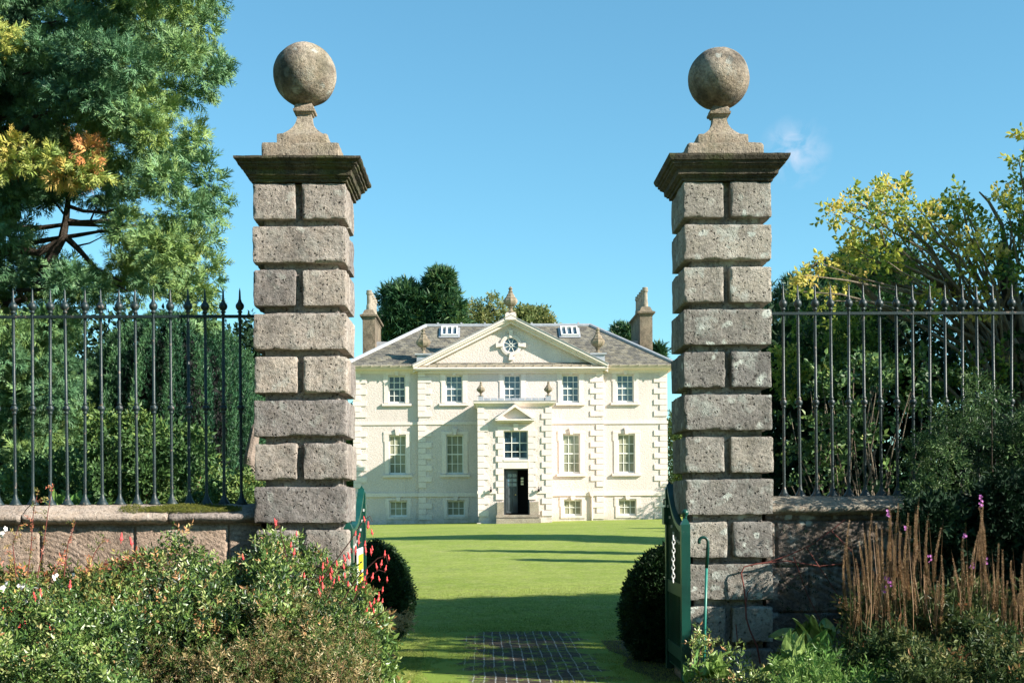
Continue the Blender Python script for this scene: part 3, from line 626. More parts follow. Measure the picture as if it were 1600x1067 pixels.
# ------------------------------------------------------------------ gate piers
YL, YR = 10.8, 11.08
def pier(pl, pr, yf, ctop, pitch, mat, label, tops):
    w_ = (pr-pl)*yf/FPX; xc = P((pl+pr)/2, 600, yf).x; x0, x1 = xc-w_/2, xc+w_/2; y0, y1 = yf, yf+w_
    pc = (pl+pr)/2
    root = thing('gate_pier', label, 'gate pier', (xc, (y0+y1)/2, 0))
    parts = []; zt = P(pc, ctop, yf).z; ph = pitch*yf/FPX; k = 0; z = zt
    while z > -.1:
        gap = .056; za_, zb_ = z-ph+gap, z-.004; ym = (y0+y1)/2; g = .028
        jx = random.uniform(-.006, .006)
        if k % 2 == 0:
            xm = xc+random.uniform(-.01, .01)
            for a_, b_ in ((x0+jx, xm-g), (xm+g, x1+jx)):
                for c_, d_ in ((y0, ym-.01), (ym+.01, y1)): V, F = stone_block(a_, b_, c_, d_, za_, zb_, .011, .016 if c_ == y0 else .05, .0065, k*7+int(a_*90)+3); parts.append((V, F, random.random()))
        else:
            for c_, d_ in ((y0, ym-.01), (ym+.01, y1)): V, F = stone_block(x0+jx, x1+jx, c_, d_, za_, zb_, .011, .016 if c_ == y0 else .05, .0065, k*7+1); parts.append((V, F, random.random()))
        z -= ph; k += 1
    V, F = stone_block(x0+.075, x1-.075, y0+.075, y1-.075, -.1, zt+.01, .01, .08, .002, 5); parts.append((V, F, .25))
    V, F, T = join(parts); big('shaft', V, F, mat, root, T, True)
    # cornice
    s = yf/FPX; zc = zt-.004; yc = (y0+y1)/2; bx, by = tops[4], tops[5]
    h = P(pc, tops[0], yf-.137).z-zc
    prof = [(-.02, zc), (.012, zc+.004), (.014, zc+.03), (.03, zc+.034), (.032, zc+.045), (.05, zc+.055), (.055, zc+.095), (.085, zc+.115), (.088, zc+.13), (.102, zc+.135), (.104, zc+.155), (.12, zc+.16), (.135, zc+h-.018), (.137, zc+h), (.06, zc+h+.012), (-.2, zc+h+.02)]
    # subdivide along the run for chipped edges
    m = MB(); N = 26; Vv = []; Ff = []
    for o, zz in prof:
        r = [(x0-o, y0-o), (x1+o, y0-o), (x1+o, y1+o), (x0-o, y1+o)]
        for e in range(4):
            a_, b_ = r[e], r[(e+1) % 4]
            for i in range(N): t = i/N; Vv.append((a_[0]+(b_[0]-a_[0])*t, a_[1]+(b_[1]-a_[1])*t, zz))
    Vv = np.array(Vv); nn = vnoise(Vv, 25, 4)*.004+vnoise(Vv, 8, 6)*.003; Vv[:, 2] += nn; Vv[:, 0] += nn*.6
    R4 = 4*N
    for kk_ in range(len(prof)-1):
        for i in range(R4): Ff.append((kk_*R4+i, kk_*R4+(i+1) % R4, (kk_+1)*R4+(i+1) % R4, (kk_+1)*R4+i))
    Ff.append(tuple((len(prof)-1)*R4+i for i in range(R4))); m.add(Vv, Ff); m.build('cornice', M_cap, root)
    zt2 = zc+h+.008; parts = []
    zp1 = P(pc, tops[1], yc-.32).z; zp2 = P(pc, tops[2], yc-.21).z; zn = P(bx, tops[3], yc-.07).z; zk = P(bx, tops[3]-13.5, yc-.09).z
    a = 60.5*s; V, F = stone_block(xc-a, xc+a, yc-a, yc+a, zt2-.03, zp1, .014, .02, .004, 2); parts.append((V, F, .5))
    b = 40.0*s; V, F = stone_block(xc-b, xc+b, yc-b, yc+b, zp1+.002, zp2, .010, .02, .003, 3); parts.append((V, F, .6))
    V, F, T = join(parts); big('plinth', V, F, M_fin, root, T, True)
    m = MB(); pf = []
    for i in range(11): t = i/10; pf.append(((.185-.060)*(1-t)**2.3+.060, zp2-.002+(zn-zp2)*t))
    hc = zk-zn; pf += [(.072, zn+.004), (.076, zn+.25*hc), (.090, zn+.30*hc), (.093, zn+.58*hc), (.082, zn+.64*hc), (.082, zn+.95*hc), (.06, zk+.03)]
    m.ring(xc, xc, yc, yc, pf); m.build('neck', M_fin, root)
    rb = tops[6]*yc/FPX; zb = P(bx, by, yc).z; n1, n2 = 96, 64
    th, ph_ = np.meshgrid(np.linspace(0, 2*np.pi, n1, endpoint=False), np.linspace(.0001, np.pi-.0001, n2))
    D = np.stack([np.cos(th)*np.sin(ph_), np.sin(th)*np.sin(ph_), np.cos(ph_)], -1).reshape(-1, 3); Pn = D*rb
    r_ = rb+fbm(Pn+xc, 7, 3, 2)*.004; V = D*r_[:, None]+np.array([xc, yc, zb])
    a_ = np.arange(n1*n2).reshape(n2, n1); F = np.stack([a_[:-1], a_[1:], np.roll(a_[1:], -1, 1), np.roll(a_[:-1], -1, 1)], -1).reshape(-1, 4)
    big('ball', V, F, M_ball, root, np.full(len(V), .6), True)
    return root, x0, x1, y0, y1, zt, ph
pierL, LX0, LX1, LY0, LY1, LZT, LPH = pier(397.5, 541.5, YL, 285, 67.6, M_pierL, 'left banded stone gate pier topped by a weathered stone ball', (243, 222.3, 208.5, 178, 478, 118, 49.0))
pierR, RX0, RX1, RY0, RY1, RZT, RPH = pier(1069, 1207.5, YR, 283, 66.7, M_pierR, 'right banded stone gate pier with pale lichen spots, topped by a stone ball', (239, 222.8, 209.7, 182, 1122, 124, 47.8))

# ------------------------------------------------------------------ garden walls
def garden_wall(x0, x1, yf, ztop, mat, cmat, label, nose, flip):
    root = thing('garden_wall', label, 'wall', ((x0+x1)/2, yf+.15, 0))
    st = .011; nx = int((x1-x0)/st); nz = int((ztop-.12)/st)
    XX, ZZ = np.meshgrid(np.linspace(x0, x1, nx), np.linspace(-.05, ztop-.13, nz)); p3 = np.stack([XX, XX*0, ZZ], -1)
    warp = vnoise(p3, 1.7, 4)*.10
    ang = .62+.25*vnoise(p3, .9, 7)
    hgt = .014*np.abs(np.sin((XX*np.sin(ang)*1.0+ZZ*np.cos(ang)*(1 if flip else 1)+warp*.25)*2*np.pi/.085))**.7*(.55+.45*vnoise(p3, 2.3, 9))
    row = .40; ri = np.floor((ZZ-.2)/row); fr = ((ZZ-.2)/row-ri)*row; off = (ri*.37) % 1
    bl = .78; bx = ((XX/bl+off) % 1)*bl
    j = np.minimum(np.minimum(fr, row-fr), np.minimum(bx, bl-bx)); hgt = hgt - .03*np.clip(1-j/.014, 0, 1) + vnoise(p3, 5, 3)*.008+vnoise(p3, 30, 5)*.003
    T = (.5+.5*vnoise(np.stack([np.floor(XX/bl+off), ri, ri*0], -1), 3.7, 2)).ravel()
    V = np.stack([XX, yf-hgt, ZZ], -1).reshape(-1, 3)
    F = grid_faces(nx, nz); n0 = len(V)
    Vb = np.array([(x0, yf+.035, -.1), (x1, yf+.035, -.1), (x1, yf+.42, -.1), (x0, yf+.42, -.1), (x0, yf+.035, ztop-.1), (x1, yf+.035, ztop-.1), (x1, yf+.42, ztop-.1), (x0, yf+.42, ztop-.1)])
    Fb = np.array([(0,3,2,1),(4,5,6,7),(0,1,5,4),(1,2,6,5),(2,3,7,6),(3,0,4,7)])
    V, F, T = join([(V, F, T), (Vb, Fb, .5)]); big('wall', V, F, mat, root, T, True)
    # coping: sloped top with a rounded nose, in lengths
    prof = [(yf+.03, ztop-.165), (yf-.02, ztop-.16), (yf-.055, ztop-.148), (yf-.075, ztop-.13), (yf-.082, ztop-.112), (yf-.075, ztop-.092), (yf-.055, ztop-.080), (yf-.03, ztop-.077), (yf-.026, ztop-.070), (yf+.06, ztop-.035), (yf+.15, ztop-.003), (yf+.30, ztop), (yf+.46, ztop-.05), (yf+.46, ztop-.16)]
    pp = np.array(prof); seglen = 1.45; xa = x0; parts = []; i = 0
    while xa < x1-.02:
        xb = min(xa+seglen*random.uniform(.8, 1.15), x1); n = max(3, int((xb-xa)/.02)); xs_ = np.linspace(xa+.004, xb-.004, n)
        Vc = np.zeros((n, len(pp), 3)); Vc[..., 0] = xs_[:, None]; Vc[..., 1] = pp[None, :, 0]; Vc[..., 2] = pp[None, :, 1]
        nn = fbm(Vc, 5, 3, i)*.007+vnoise(Vc, 28, 3)*.002; Vc[..., 2] += nn; Vc[..., 1] += nn*.7
        e = np.minimum(xs_-xs_[0], xs_[-1]-xs_); Vc[:, :9, 1] += (np.clip(1-e/.02, 0, 1)*.012)[:, None]
        parts.append((Vc.reshape(-1, 3), grid_faces(len(pp), n), random.random())); xa = xb; i += 1
    V, F, T = join(parts); big('coping', V, F, cmat, root, T, True)
    return root
YFL, YFR = 10.93, 11.25
ZCL = P(200, 788, YFL+.2).z; ZCR = P(1330, 775, YFR+.2).z
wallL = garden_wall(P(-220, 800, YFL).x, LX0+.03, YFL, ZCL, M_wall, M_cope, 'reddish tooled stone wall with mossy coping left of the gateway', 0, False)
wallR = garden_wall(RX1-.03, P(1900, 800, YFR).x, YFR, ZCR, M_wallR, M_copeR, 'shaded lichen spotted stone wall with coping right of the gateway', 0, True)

# ------------------------------------------------------------------ railings
def railing(pxs, yb, zbase, py_rail, py_tip, py_knob, label, xa, xb, scale=1):
    ref = 800
    zr_ = P(pxs[len(pxs)//2], py_rail, yb).z; zt_ = P(pxs[len(pxs)//2], py_tip, yb).z; zk = P(pxs[len(pxs)//2], py_knob, yb).z
    root = thing('iron_railing', label, 'railing', ((xa+xb)/2, yb, zbase))
    m = MB(); m.box(xa, xb, yb-.018, yb+.018, zr_-.012, zr_+.012); m.build('rail', M_iron, root)
    H = zt_-zbase; hr = zr_-zbase; hk = zk-zbase; r = .0125*scale
    prof = [(.052,0),(.05,.012),(.036,.03),(.022,.06),(r*1.15,.085),(r*1.05,.10),(r,hk-.06),(r,hk-.05),(.019,hk-.042),(.019,hk-.032),(r,hk-.028),(.028,hk-.015),(.031,hk),(.028,hk+.015),(r,hk+.028),(.019,hk+.032),(.019,hk+.042),(r,hk+.05),(r,hr-.05),(r,hr-.013),
            (r*1.2,hr+.012),(r*1.1,hr+.03),(.022,hr+.034),(.022,hr+.042),(r*1.1,hr+.048),(.026,hr+.06),(.035,hr+.075),(.0365,hr+.088),(.034,hr+.102),(.022,hr+.118),(.014,hr+.13),(.016,hr+.135),(.0105,hr+.145),(.007,H-.03),(.001,H)]
    first = None
    for px in pxs:
        c = P(px, py_knob, yb)
        if first is None:
            m = MB(); m.lathe((c.x, yb, zbase), prof, 12); first = m.build('baluster', M_iron, root, smooth=True)
        else:
            q_ = copy_tree(first, root, (c.x, yb, zbase)); q_.rotation_euler = (random.uniform(-.006, .006), random.uniform(-.008, .008), random.uniform(0, 3))
    return root
railing([23.5-27.05*2, 23.5-27.05, 23.5]+[23.5+27.15*i for i in range(1, 14)], YFL+.2, ZCL-.004, 495, 450, 638, 'dark iron spear railing on the left wall', P(-150, 500, YFL+.2).x, LX0+.06)
railing([1224.5+25.35*i for i in range(0, 18)], YFR+.2, ZCR-.004, 489.5, 443, 628, 'dark green iron spear railing on the right wall', RX1-.06, P(1680, 500, YFR+.2).x)

# ------------------------------------------------------------------ gates
def gate(side, xg, y0, y1, z_near, z_far, label, ball):
    t = .05; x0, x1 = xg-t/2, xg+t/2
    root = thing('garden_gate', label, 'gate', (xg, y0, 0))
    n = 20; top = []
    for i in range(n+1):
        f = i/n; yy = y0+.07+(y1-y0-.14)*f; zz = z_near-.10+(z_far-z_near+.06)*f**2.3; top.append((yy, zz))
    m = MB(); m.prismx([(y0+.07, .1)]+[(y1-.07, .1)]+top[::-1], x0+.012, x1-.012)
    for i in range(1, 12):
        yy = y0+.07+(y1-y0-.14)*i/12; f = i/12; m.box(x0+.004, x1-.004, yy-.006, yy+.006, .12, z_near-.12+(z_far-z_near+.06)*f**2.3)
    m.build('board_panel', M_green, root)
    m = MB(); tp = [(a, b+.045) for a, b in top]; m.prismx(top+tp[::-1], x0-.004, x1+.004); m.build('gate_rail', M_green, root)
    for zz in (.2, .75): m = MB(); m.box(x0-.002, x1+.002, y0+.07, y1-.07, zz, zz+.11); m.build('gate_rail', M_green, root)
    for ya_, zt_ in ((y0, z_near), (y1-.07, z_far)):
        m = MB(); m.box(xg-.038, xg+.038, ya_, ya_+.076, .04, zt_-.04); m.ring(xg-.038, xg+.038, ya_, ya_+.076, [(0, zt_-.04), (-.034, zt_+.03)]); o = m.build('stile', M_green, root)
        if ball and ya_ == y0:
            m = MB(); m.lathe((xg, ya_+.038, zt_+.01), [(.012,0),(.018,.01),(.012,.02),(.024,.03),(.030,.045),(.030,.055),(.024,.07),(.008,.08)], 14); m.build('ball_finial', M_green, o, smooth=True)
    # studs
    m = MB()
    for i in range(7):
        f = (i+.5)/7; yy = y0+.1+(y1-y0-.2)*f; zz = z_near-.2+(z_far-z_near+.06)*f**2.3; xs_ = x1 if side < 0 else x0
        m.box(min(xs_, xs_+.012*(-side)), max(xs_, xs_+.012*(-side)), yy-.012, yy+.012, zz-.012, zz+.012)
    m.build('stud', M_steel, root)
    return root
gL = P(543.5, 822, 11.0); gateL = gate(-1, gL.x, 11.0, 12.3, P(543, 818, 11).z, P(562, 764, 12.3).z, 'open green wooden gate with a yellow notice, against the left pier', False)
gR = P(1071.5, 805, 11.0); gateR = gate(1, gR.x-.0, 11.0, 12.0, P(1071, 812, 11).z, P(1047, 757, 12.0).z, 'open dark green wooden gate with chain and ball finial, by the right pier', True)
# notice on the left gate (sunlit face)
M_ny = m_plain('yellow_notice', (.80, .68, .02), .4, .08); M_nw = m_plain('white_notice', (.82, .82, .80), .4, .04)
xs_ = gL.x+.045; ys0, ys1 = 11.35, 11.85
zA, zB = P(552, 856, 11.6).z, P(552, 925, 11.6).z
m = MB(); m.box(xs_-.006, xs_+.004, ys0, ys1, zB, zA); nb = m.build('notice_board', M_nw, gateL)
m = MB(); hh = zA-zB; m.box(xs_+.0045, xs_+.007, ys0+.04, ys1-.04, zB+.03, zB+hh*.42); m.box(xs_+.0045, xs_+.007, ys0+.04, ys1-.04, zB+hh*.5, zB+hh*.86); m.build('yellow_panel', M_ny, nb)
m = MB(); m.box(xs_+.0072, xs_+.009, ys0+.16, ys0+.3, zB+hh*.40, zB+hh*.52); m.box(xs_+.0072, xs_+.009, ys0+.12, ys0+.34, zB+hh*.66, zB+hh*.70); m.build('pictogram', M_dark, nb)
# chain + padlock on right gate
chain = thing('gate_chain', 'pale steel chain hanging on the dark green gate', 'chain', (P(1052, 838, 11.9).x, 11.9, P(1052, 838, 11.9).z))
m = MB(); N_ = 11
for i in range(N_):
    c_ = P(1051.5+random.uniform(-.4, .4), 840+6.6*i, 11.0); c_.y = 10.985; pts = []
    for q_ in range(13):
        a_ = 2*math.pi*q_/12; dx, dz = .012*math.cos(a_), .023*math.sin(a_); pts.append((c_.x+(dx if i % 2 else dx*.35), c_.y+(0 if i % 2 else dx*.9), c_.z+dz))
    m.tube(pts, .0042, 5)
m.build('chain_links', M_steel, chain, smooth=True)
pl = P(1042, 802, 11.96); lock = thing('gate_lock', 'dark box lock on the free edge of the right gate', 'lock', pl)
m = MB(); m.box(pl.x-.035, pl.x+.035, 11.9, 12.03, pl.z-.10, pl.z+.06); m.build('lock_case', M_green, lock)
m = MB(); m.tube([(pl.x-.03, 11.94, pl.z+.08), (pl.x-.03, 11.94, pl.z+.13), (pl.x+.03, 11.94, pl.z+.13), (pl.x+.03, 11.94, pl.z+.06)], .008, 6); m.build('latch', M_green, lock)
# hooked stay pole
pt = P(1104, 850, 10.7); pbm = P(1099, 1060, 10.72)
pole = thing('gate_stay', 'thin teal metal pole with hooked top standing before the right pier', 'pole', (pbm.x, 10.7, 0))
m = MB(); m.tube([(pbm.x-.003, 10.72, 0), tuple(P(1104, 885, 10.7))], .0115, 8); m.build('pole', M_teal, pole, smooth=True)
m = MB(); pts = [P(1104, 887, 10.7), P(1106, 855, 10.7)]+[P(1099+7*math.cos(a_), 846-7*math.sin(a_), 10.7) for a_ in np.linspace(0, math.pi*1.15, 8)]; m.tube([tuple(q_) for q_ in pts], [.015]*2+[.013]*8, 8); m.build('hook', M_green, pole, smooth=True)

# ================================================================== vegetation
def leafq(L=1., Wd=.4, bend=.12):
    return np.array([(0,0,0),(-Wd/2,.42*L,.05*L),(0,L,-bend*L),(Wd/2,.42*L,.05*L)]), np.array([(0,1,2,3)])
def leaf6(L=1., Wd=.45, bend=.15):
    return np.array([(0,0,0),(-Wd/2,.35*L,.07*L),(-Wd*.36,.7*L,.0),(0,L,-bend*L),(Wd*.36,.7*L,.0),(Wd/2,.35*L,.07*L)]), np.array([(0,1,2,3),(0,3,4,5)])
def rotm(ax, a):
    c, s = math.cos(a), math.sin(a)
    return {'x': np.array([[1,0,0],[0,c,-s],[0,s,c]]), 'y': np.array([[c,0,s],[0,1,0],[-s,0,c]]), 'z': np.array([[c,-s,0],[s,c,0],[0,0,1]])}[ax]
def tmpl(items):                     # items: (V,F,offset,rot,scale,tint)
    Vs = []; Fs = []; Ts = []; o = 0
    for V, F, off, rm, sc, t in items:
        Vs.append((V*sc)@rm.T+np.array(off)); Fs.append(F+o); Ts.append(np.full(len(V), t)); o += len(V)
    return np.concatenate(Vs), np.concatenate(Fs), np.concatenate(Ts)
def t_sprig(n=7, ls=.34, wd=.45, six=False, ang=55, seed=1, stem=True):
    r = random.Random(seed); it = []
    for i in range(n):
        t = .1+.9*i/(n-1); s = 1 if i % 2 else -1; a = R_(ang)*(1-.75*(i == n-1))*s
        rm = rotm('y', r.uniform(-1.2, 1.2)+i*1.3)@rotm('z', -a)@rotm('y', r.uniform(-.5, .5))
        V, F = (leaf6 if six else leafq)(1, wd); it.append((V, F, (0, t*.8, 0), rm, ls*r.uniform(.75, 1.15), r.uniform(-.12, .12)))
    V, F = leafq(1, .03, 0); it.append((V, F, (0, 0, 0), np.eye(3), .9, -.2))
    return tmpl(it)
def t_frond(seed=1, n=8, w_=.085):        # flat feathery conifer spray
    r = random.Random(seed); it = []
    V, F = leafq(1, w_, .1); it.append((V, F, (0, 0, 0), np.eye(3), 1., 0))
    for i in range(n):
        t = .08+.84*i/n
        for s in (-1, 1):
            L = (.42*(1-t)+.14)*r.uniform(.7, 1.2); rm = rotm('y', r.uniform(-.7, .7))@rotm('z', -s*R_(r.uniform(32, 55)))
            V, F = leafq(1, .20, .2); it.append((V, F, (0, t, r.uniform(-.04, .04)), rm, L, r.uniform(-.06, .06)))
    return tmpl(it)
def t_tuft(seed=1, n=9, ls=.6, wd=.16, spread=50):
    r = random.Random(seed); it = []
    for i in range(n):
        rm = rotm('y', r.uniform(0, 6.28))@rotm('x', R_(r.uniform(5, spread)))@rotm('y', r.uniform(0, 6.28))
        V, F = leafq(1, wd); it.append((V, F, (0, r.uniform(0, .4), 0), rm, ls*r.uniform(.6, 1.1), r.uniform(-.1, .1)))
    return tmpl(it)
def scatter(T, pos, dirs, sc, tint):
    tV, tF, tT = T; n = len(pos); d = dirs/(np.linalg.norm(dirs, axis=1, keepdims=True)+1e-9)
    rnd = rng.normal(size=(n, 3)); a = np.cross(d, rnd); a /= np.linalg.norm(a, axis=1, keepdims=True)+1e-9; b = np.cross(a, d)
    V = pos[:, None, :] + sc[:, None, None]*(tV[None, :, 0:1]*a[:, None, :]+tV[None, :, 1:2]*d[:, None, :]+tV[None, :, 2:3]*b[:, None, :])
    F = tF[None]+(np.arange(n)*len(tV))[:, None, None]
    return V.reshape(-1, 3), F.reshape(-1, tF.shape[1]), np.clip(tint[:, None]+tT[None], 0, 1).ravel()
def multi(Ts, pos, dirs, sc, tint):
    pick = rng.integers(0, len(Ts), len(pos)); parts = []
    for i, T in enumerate(Ts):
        m_ = pick == i
        if m_.any(): parts.append(scatter(T, pos[m_], dirs[m_], sc[m_], tint[m_]))
    return join(parts)
def unit(n):
    v = rng.normal(size=(n, 3)); return v/np.linalg.norm(v, axis=1, keepdims=True)
def blob_pts(c, rad, n, up=.5, inner=.45, rnd=.5):
    u = unit(n); r = inner+(1-inner)*rng.random(n)**.6; p = np.array(c)+u*r[:, None]*np.array(rad)
    return p, u+np.array([0, 0, up])+rng.normal(size=(n, 3))*rnd
def crown(name, mat, parent, blobs, Ts, size, up=.5, inner=.4, rnd=.5, tv=.1, svar=.35):
    P_ = []; D_ = []; T_ = []
    for c, rad, n, t in blobs:
        p, d = blob_pts(c, rad, n, up, inner, rnd); P_.append(p); D_.append(d); T_.append(t+rng.normal(size=n)*tv)
    p = np.concatenate(P_); d = np.concatenate(D_); t = np.concatenate(T_)
    V, F, T = multi(Ts, p, d, size*(1+rng.uniform(-svar, svar, len(p))), t)
    return big(name, V, F, mat, parent, T)
def limbs(name, mat, parent, paths):
    m = MB()
    for pts, r0, r1 in paths:
        n = len(pts); m.tube(pts, [r0+(r1-r0)*i/(n-1) for i in range(n)], 7)
    return m.build(name, mat, parent)
def bend(a, b, sag=.1, n=5, jit=.06):
    a = Vector(a); b = Vector(b); L = (b-a).length; out = []
    for i in range(n+1):
        t = i/n; p = a.lerp(b, t); s = math.sin(math.pi*t)
        out.append(tuple(p+Vector((random.uniform(-jit, jit)*L*s, random.uniform(-jit, jit)*L*s, sag*L*s))))
    return out
FR = [t_frond(i) for i in range(4)]; TU = [t_tuft(i) for i in range(3)]; SP = [t_sprig(7, .36, .5, False, 55, i) for i in range(4)]
SP6 = [t_sprig(8, .36, .5, True, 55, i) for i in range(4)]; NAR = [t_sprig(10, .34, .28, False, 50, i) for i in range(4)]

MF_cyp = m_leaf('cypress_foliage', [(0, (.035, .10, .06)), (.3, (.115, .235, .105)), (.55, (.24, .33, .08)), (.75, (.50, .46, .10)), (.87, (.66, .42, .14)), (1, (.50, .19, .07))], .14)
MF_yew = m_leaf('yew_foliage', [(0, (.008, .035, .022)), (.5, (.022, .085, .04)), (1, (.08, .18, .07))], .05)
MF_shrub = m_leaf('shrub_foliage', [(0, (.02, .06, .02)), (.5, (.08, .16, .045)), (.8, (.17, .25, .06)), (1, (.34, .36, .10))], .15)
MF_arch = m_leaf('arching_evergreen_foliage', [(0, (.01, .03, .02)), (.5, (.045, .10, .035)), (.8, (.12, .20, .06)), (1, (.2, .26, .1))], .2)
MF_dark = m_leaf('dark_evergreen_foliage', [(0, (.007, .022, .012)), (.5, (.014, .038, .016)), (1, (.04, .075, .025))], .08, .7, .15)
MF_pine = m_leaf('far_conifer_foliage', [(0, (.010, .035, .022)), (.5, (.03, .09, .035)), (1, (.13, .20, .05))], .15)
MF_birch = m_leaf('autumn_crown_foliage', [(0, (.09, .14, .05)), (.5, (.20, .24, .08)), (1, (.40, .34, .13))], .35)
MF_yel = m_leaf('yellowing_foliage', [(0, (.02, .055, .015)), (.35, (.10, .18, .03)), (.55, (.30, .38, .06)), (.75, (.66, .60, .12)), (1, (.80, .60, .20))], .45)
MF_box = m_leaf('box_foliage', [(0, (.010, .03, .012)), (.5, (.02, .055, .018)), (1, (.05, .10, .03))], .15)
MF_fuch = m_leaf('fuchsia_foliage', [(0, (.02, .05, .02)), (.4, (.095, .18, .04)), (.65, (.23, .32, .075)), (.85, (.44, .48, .20)), (.93, (.36, .22, .09)), (1, (.50, .26, .12))], .15, .4, .6)
MF_autumn = m_leaf('red_tinged_foliage', [(0, (.06, .12, .03)), (.3, (.20, .22, .06)), (.5, (.50, .36, .12)), (.7, (.55, .16, .09)), (1, (.72, .36, .28))], .25)
MF_dry = m_leaf('dried_foliage', [(0, (.05, .09, .02)), (.28, (.10, .16, .04)), (.45, (.20, .15, .06)), (.65, (.40, .29, .14)), (.85, (.52, .40, .22)), (1, (.60, .52, .33))], .2)
MF_lyth = m_leaf('loosestrife_foliage', [(0, (.03, .06, .02)), (.5, (.09, .13, .04)), (.8, (.22, .20, .07)), (1, (.36, .17, .08))], .3)
MF_spike = m_leaf('seed_spike', [(0, (.16, .09, .06)), (.5, (.30, .19, .10)), (1, (.52, .37, .21))], .2)
MF_pink = m_leaf('pink_petals', [(0, (.50, .12, .45)), (1, (.75, .30, .70))], .3)
MF_red = m_plain('red_petals', (.80, .09, .09), .5, .2); MF_white = m_plain('white_petals', (.85, .80, .76), .6, .05)
MF_bright = m_leaf('bright_herb_foliage', [(0, (.03, .10, .03)), (.5, (.12, .26, .06)), (1, (.30, .42, .12))], .35, .4, .4)
MF_moss = m_leaf('moss', [(0, (.05, .07, .012)), (.5, (.14, .16, .025)), (1, (.26, .24, .05))], .1)
MF_grass = m_leaf('grass_blades', [(0, (.16, .22, .04)), (.5, (.28, .34, .07)), (1, (.46, .44, .16))], .45)

def pb(px, py, D, rpx, n, t, flat=.8):       # a leafy clump seen at a pixel, at its own distance and real size
    c = P(px, py, D); r = rpx*D/FPX; return (tuple(c), (r, r, r*flat), n, t)

# --- big cypress on the left
root = thing('cypress_tree', 'huge cypress with blue green sprays and rusty patches, towering behind the left railing', 'tree', (-6.6, 16.2, 0))
ex = np.array([-90,-20,0,25,48,70,85,100,130,150,168,200,240,285,330,370,400,440,490,515,535,600,700,790]); ev = np.array([325,330,330,326,285,285,335,352,330,290,280,303,300,338,350,332,330,330,334,300,165,138,132,120])
blobs = []; tips = []; tries = 0; rr = random.Random(5)
while len(blobs) < 640:
    py = rr.uniform(-130, 790); D = rr.uniform(13.4, 17.8); rp = rr.uniform(22, 48); xr = np.interp(py, ex, ev)-rp*.85; px = rr.uniform(-260, xr)
    if ((px-112)/82)**2+((py-348)/52)**2 < 1.0: continue
    if ((px-262)/26)**2+((py-165)/16)**2 < 1: continue
    if px > 120 and 470 < py: continue
    t = .22+.20*min(1, max(0, (px-60)/200))+rr.uniform(-.12, .14)
    if py < 200 and px < 180: t -= .08
    if 0 < px < 150 and 222 < py < 278 and rr.random() < .6: t = rr.choice([.85, .92, .75, .97])
    elif 110 < px < 260 and 375 < py < 430 and rr.random() < .35: t = .80
    elif py < 540 and rr.random() < .05: t = .64
    if py > 500: t = .30+rr.uniform(-.1, .15)
    blobs.append(pb(px, py, D, rp*.9, int(40+rp*1.5), t, .55)); tips.append((px, py, D))
# lobes of the silhouette
for px, py, rp in ((312,20,26),(322,6,22),(318,42,18),(300,60,14),(338,92,22),(345,108,16),(322,112,26),(318,135,20),(300,150,16),(290,95,24),(300,205,20),(306,225,16),(318,262,20),(330,290,20),(338,318,16),(328,345,22),(318,375,20),(322,410,22),(325,440,20),(316,470,20),(320,498,18),(300,240,24),(180,300,26),(195,320,24),(60,300,22),(25,360,26),(20,310,22),(300,330,24),(230,380,26),(190,410,24),(40,410,22)):
    blobs.append(pb(px, py, rr.uniform(13.8, 15.8), rp, int(26+rp), .38+rr.uniform(-.1, .1), .75))
for px, py, rp in ((22,232,22),(10,252,18),(60,262,22),(85,250,18),(120,258,20),(140,240,16),(150,270,16),(100,275,16)):
    blobs.append(pb(px, py, 13.6, rp, 46, rr.choice([.6, .74, .84, .95]), .8))
crown('crown', MF_cyp, root, blobs, FR, .16, up=-.05, inner=.25, rnd=.45, tv=.045)
tr = [(-6.6, 16.2, -.1), (-6.5, 16.2, 3), (-6.45, 16.1, 6), (-6.3, 16, 9), (-6.3, 16, 12.5)]
limbs('trunk', M_bark, root, [(tr, .42, .10)])
lp = []
for px, py, D in random.Random(2).sample(tips, 120):
    e = P(px, py, D); z0_ = max(1.2, min(11.5, e.z-.12*abs(e.x+6.4))); f = z0_/12.5; lp.append((bend((-6.55+.2*f, 16.1, z0_), e, .05, 6), .055, .008))
G = lambda a, D=14.6: tuple(P(a[0], a[1], D))
for pts, r0, r1 in (([(60,445),(80,402),(98,372),(103,345),(106,318),(108,290)], .07, .02), ([(103,345),(125,348),(165,346),(200,352),(240,358)], .035, .015), ([(98,375),(60,395),(20,390),(-30,400)], .04, .05),
                    ([(100,368),(125,392),(150,420),(190,440)], .04, .012), ([(106,322),(130,330),(165,332),(185,325)], .025, .01), ([(80,402),(110,420),(150,428),(200,455)], .03, .01), ([(104,340),(85,315),(75,295)], .015, .006), ([(140,348),(150,325),(148,300)], .012, .005), ([(165,346),(175,375),(172,395)], .012, .005), ([(118,385),(140,380),(160,370)], .012, .005)):
    lp.append(([G(a) for a in pts], r0, r1))
limbs('branch', M_bark, root, lp)

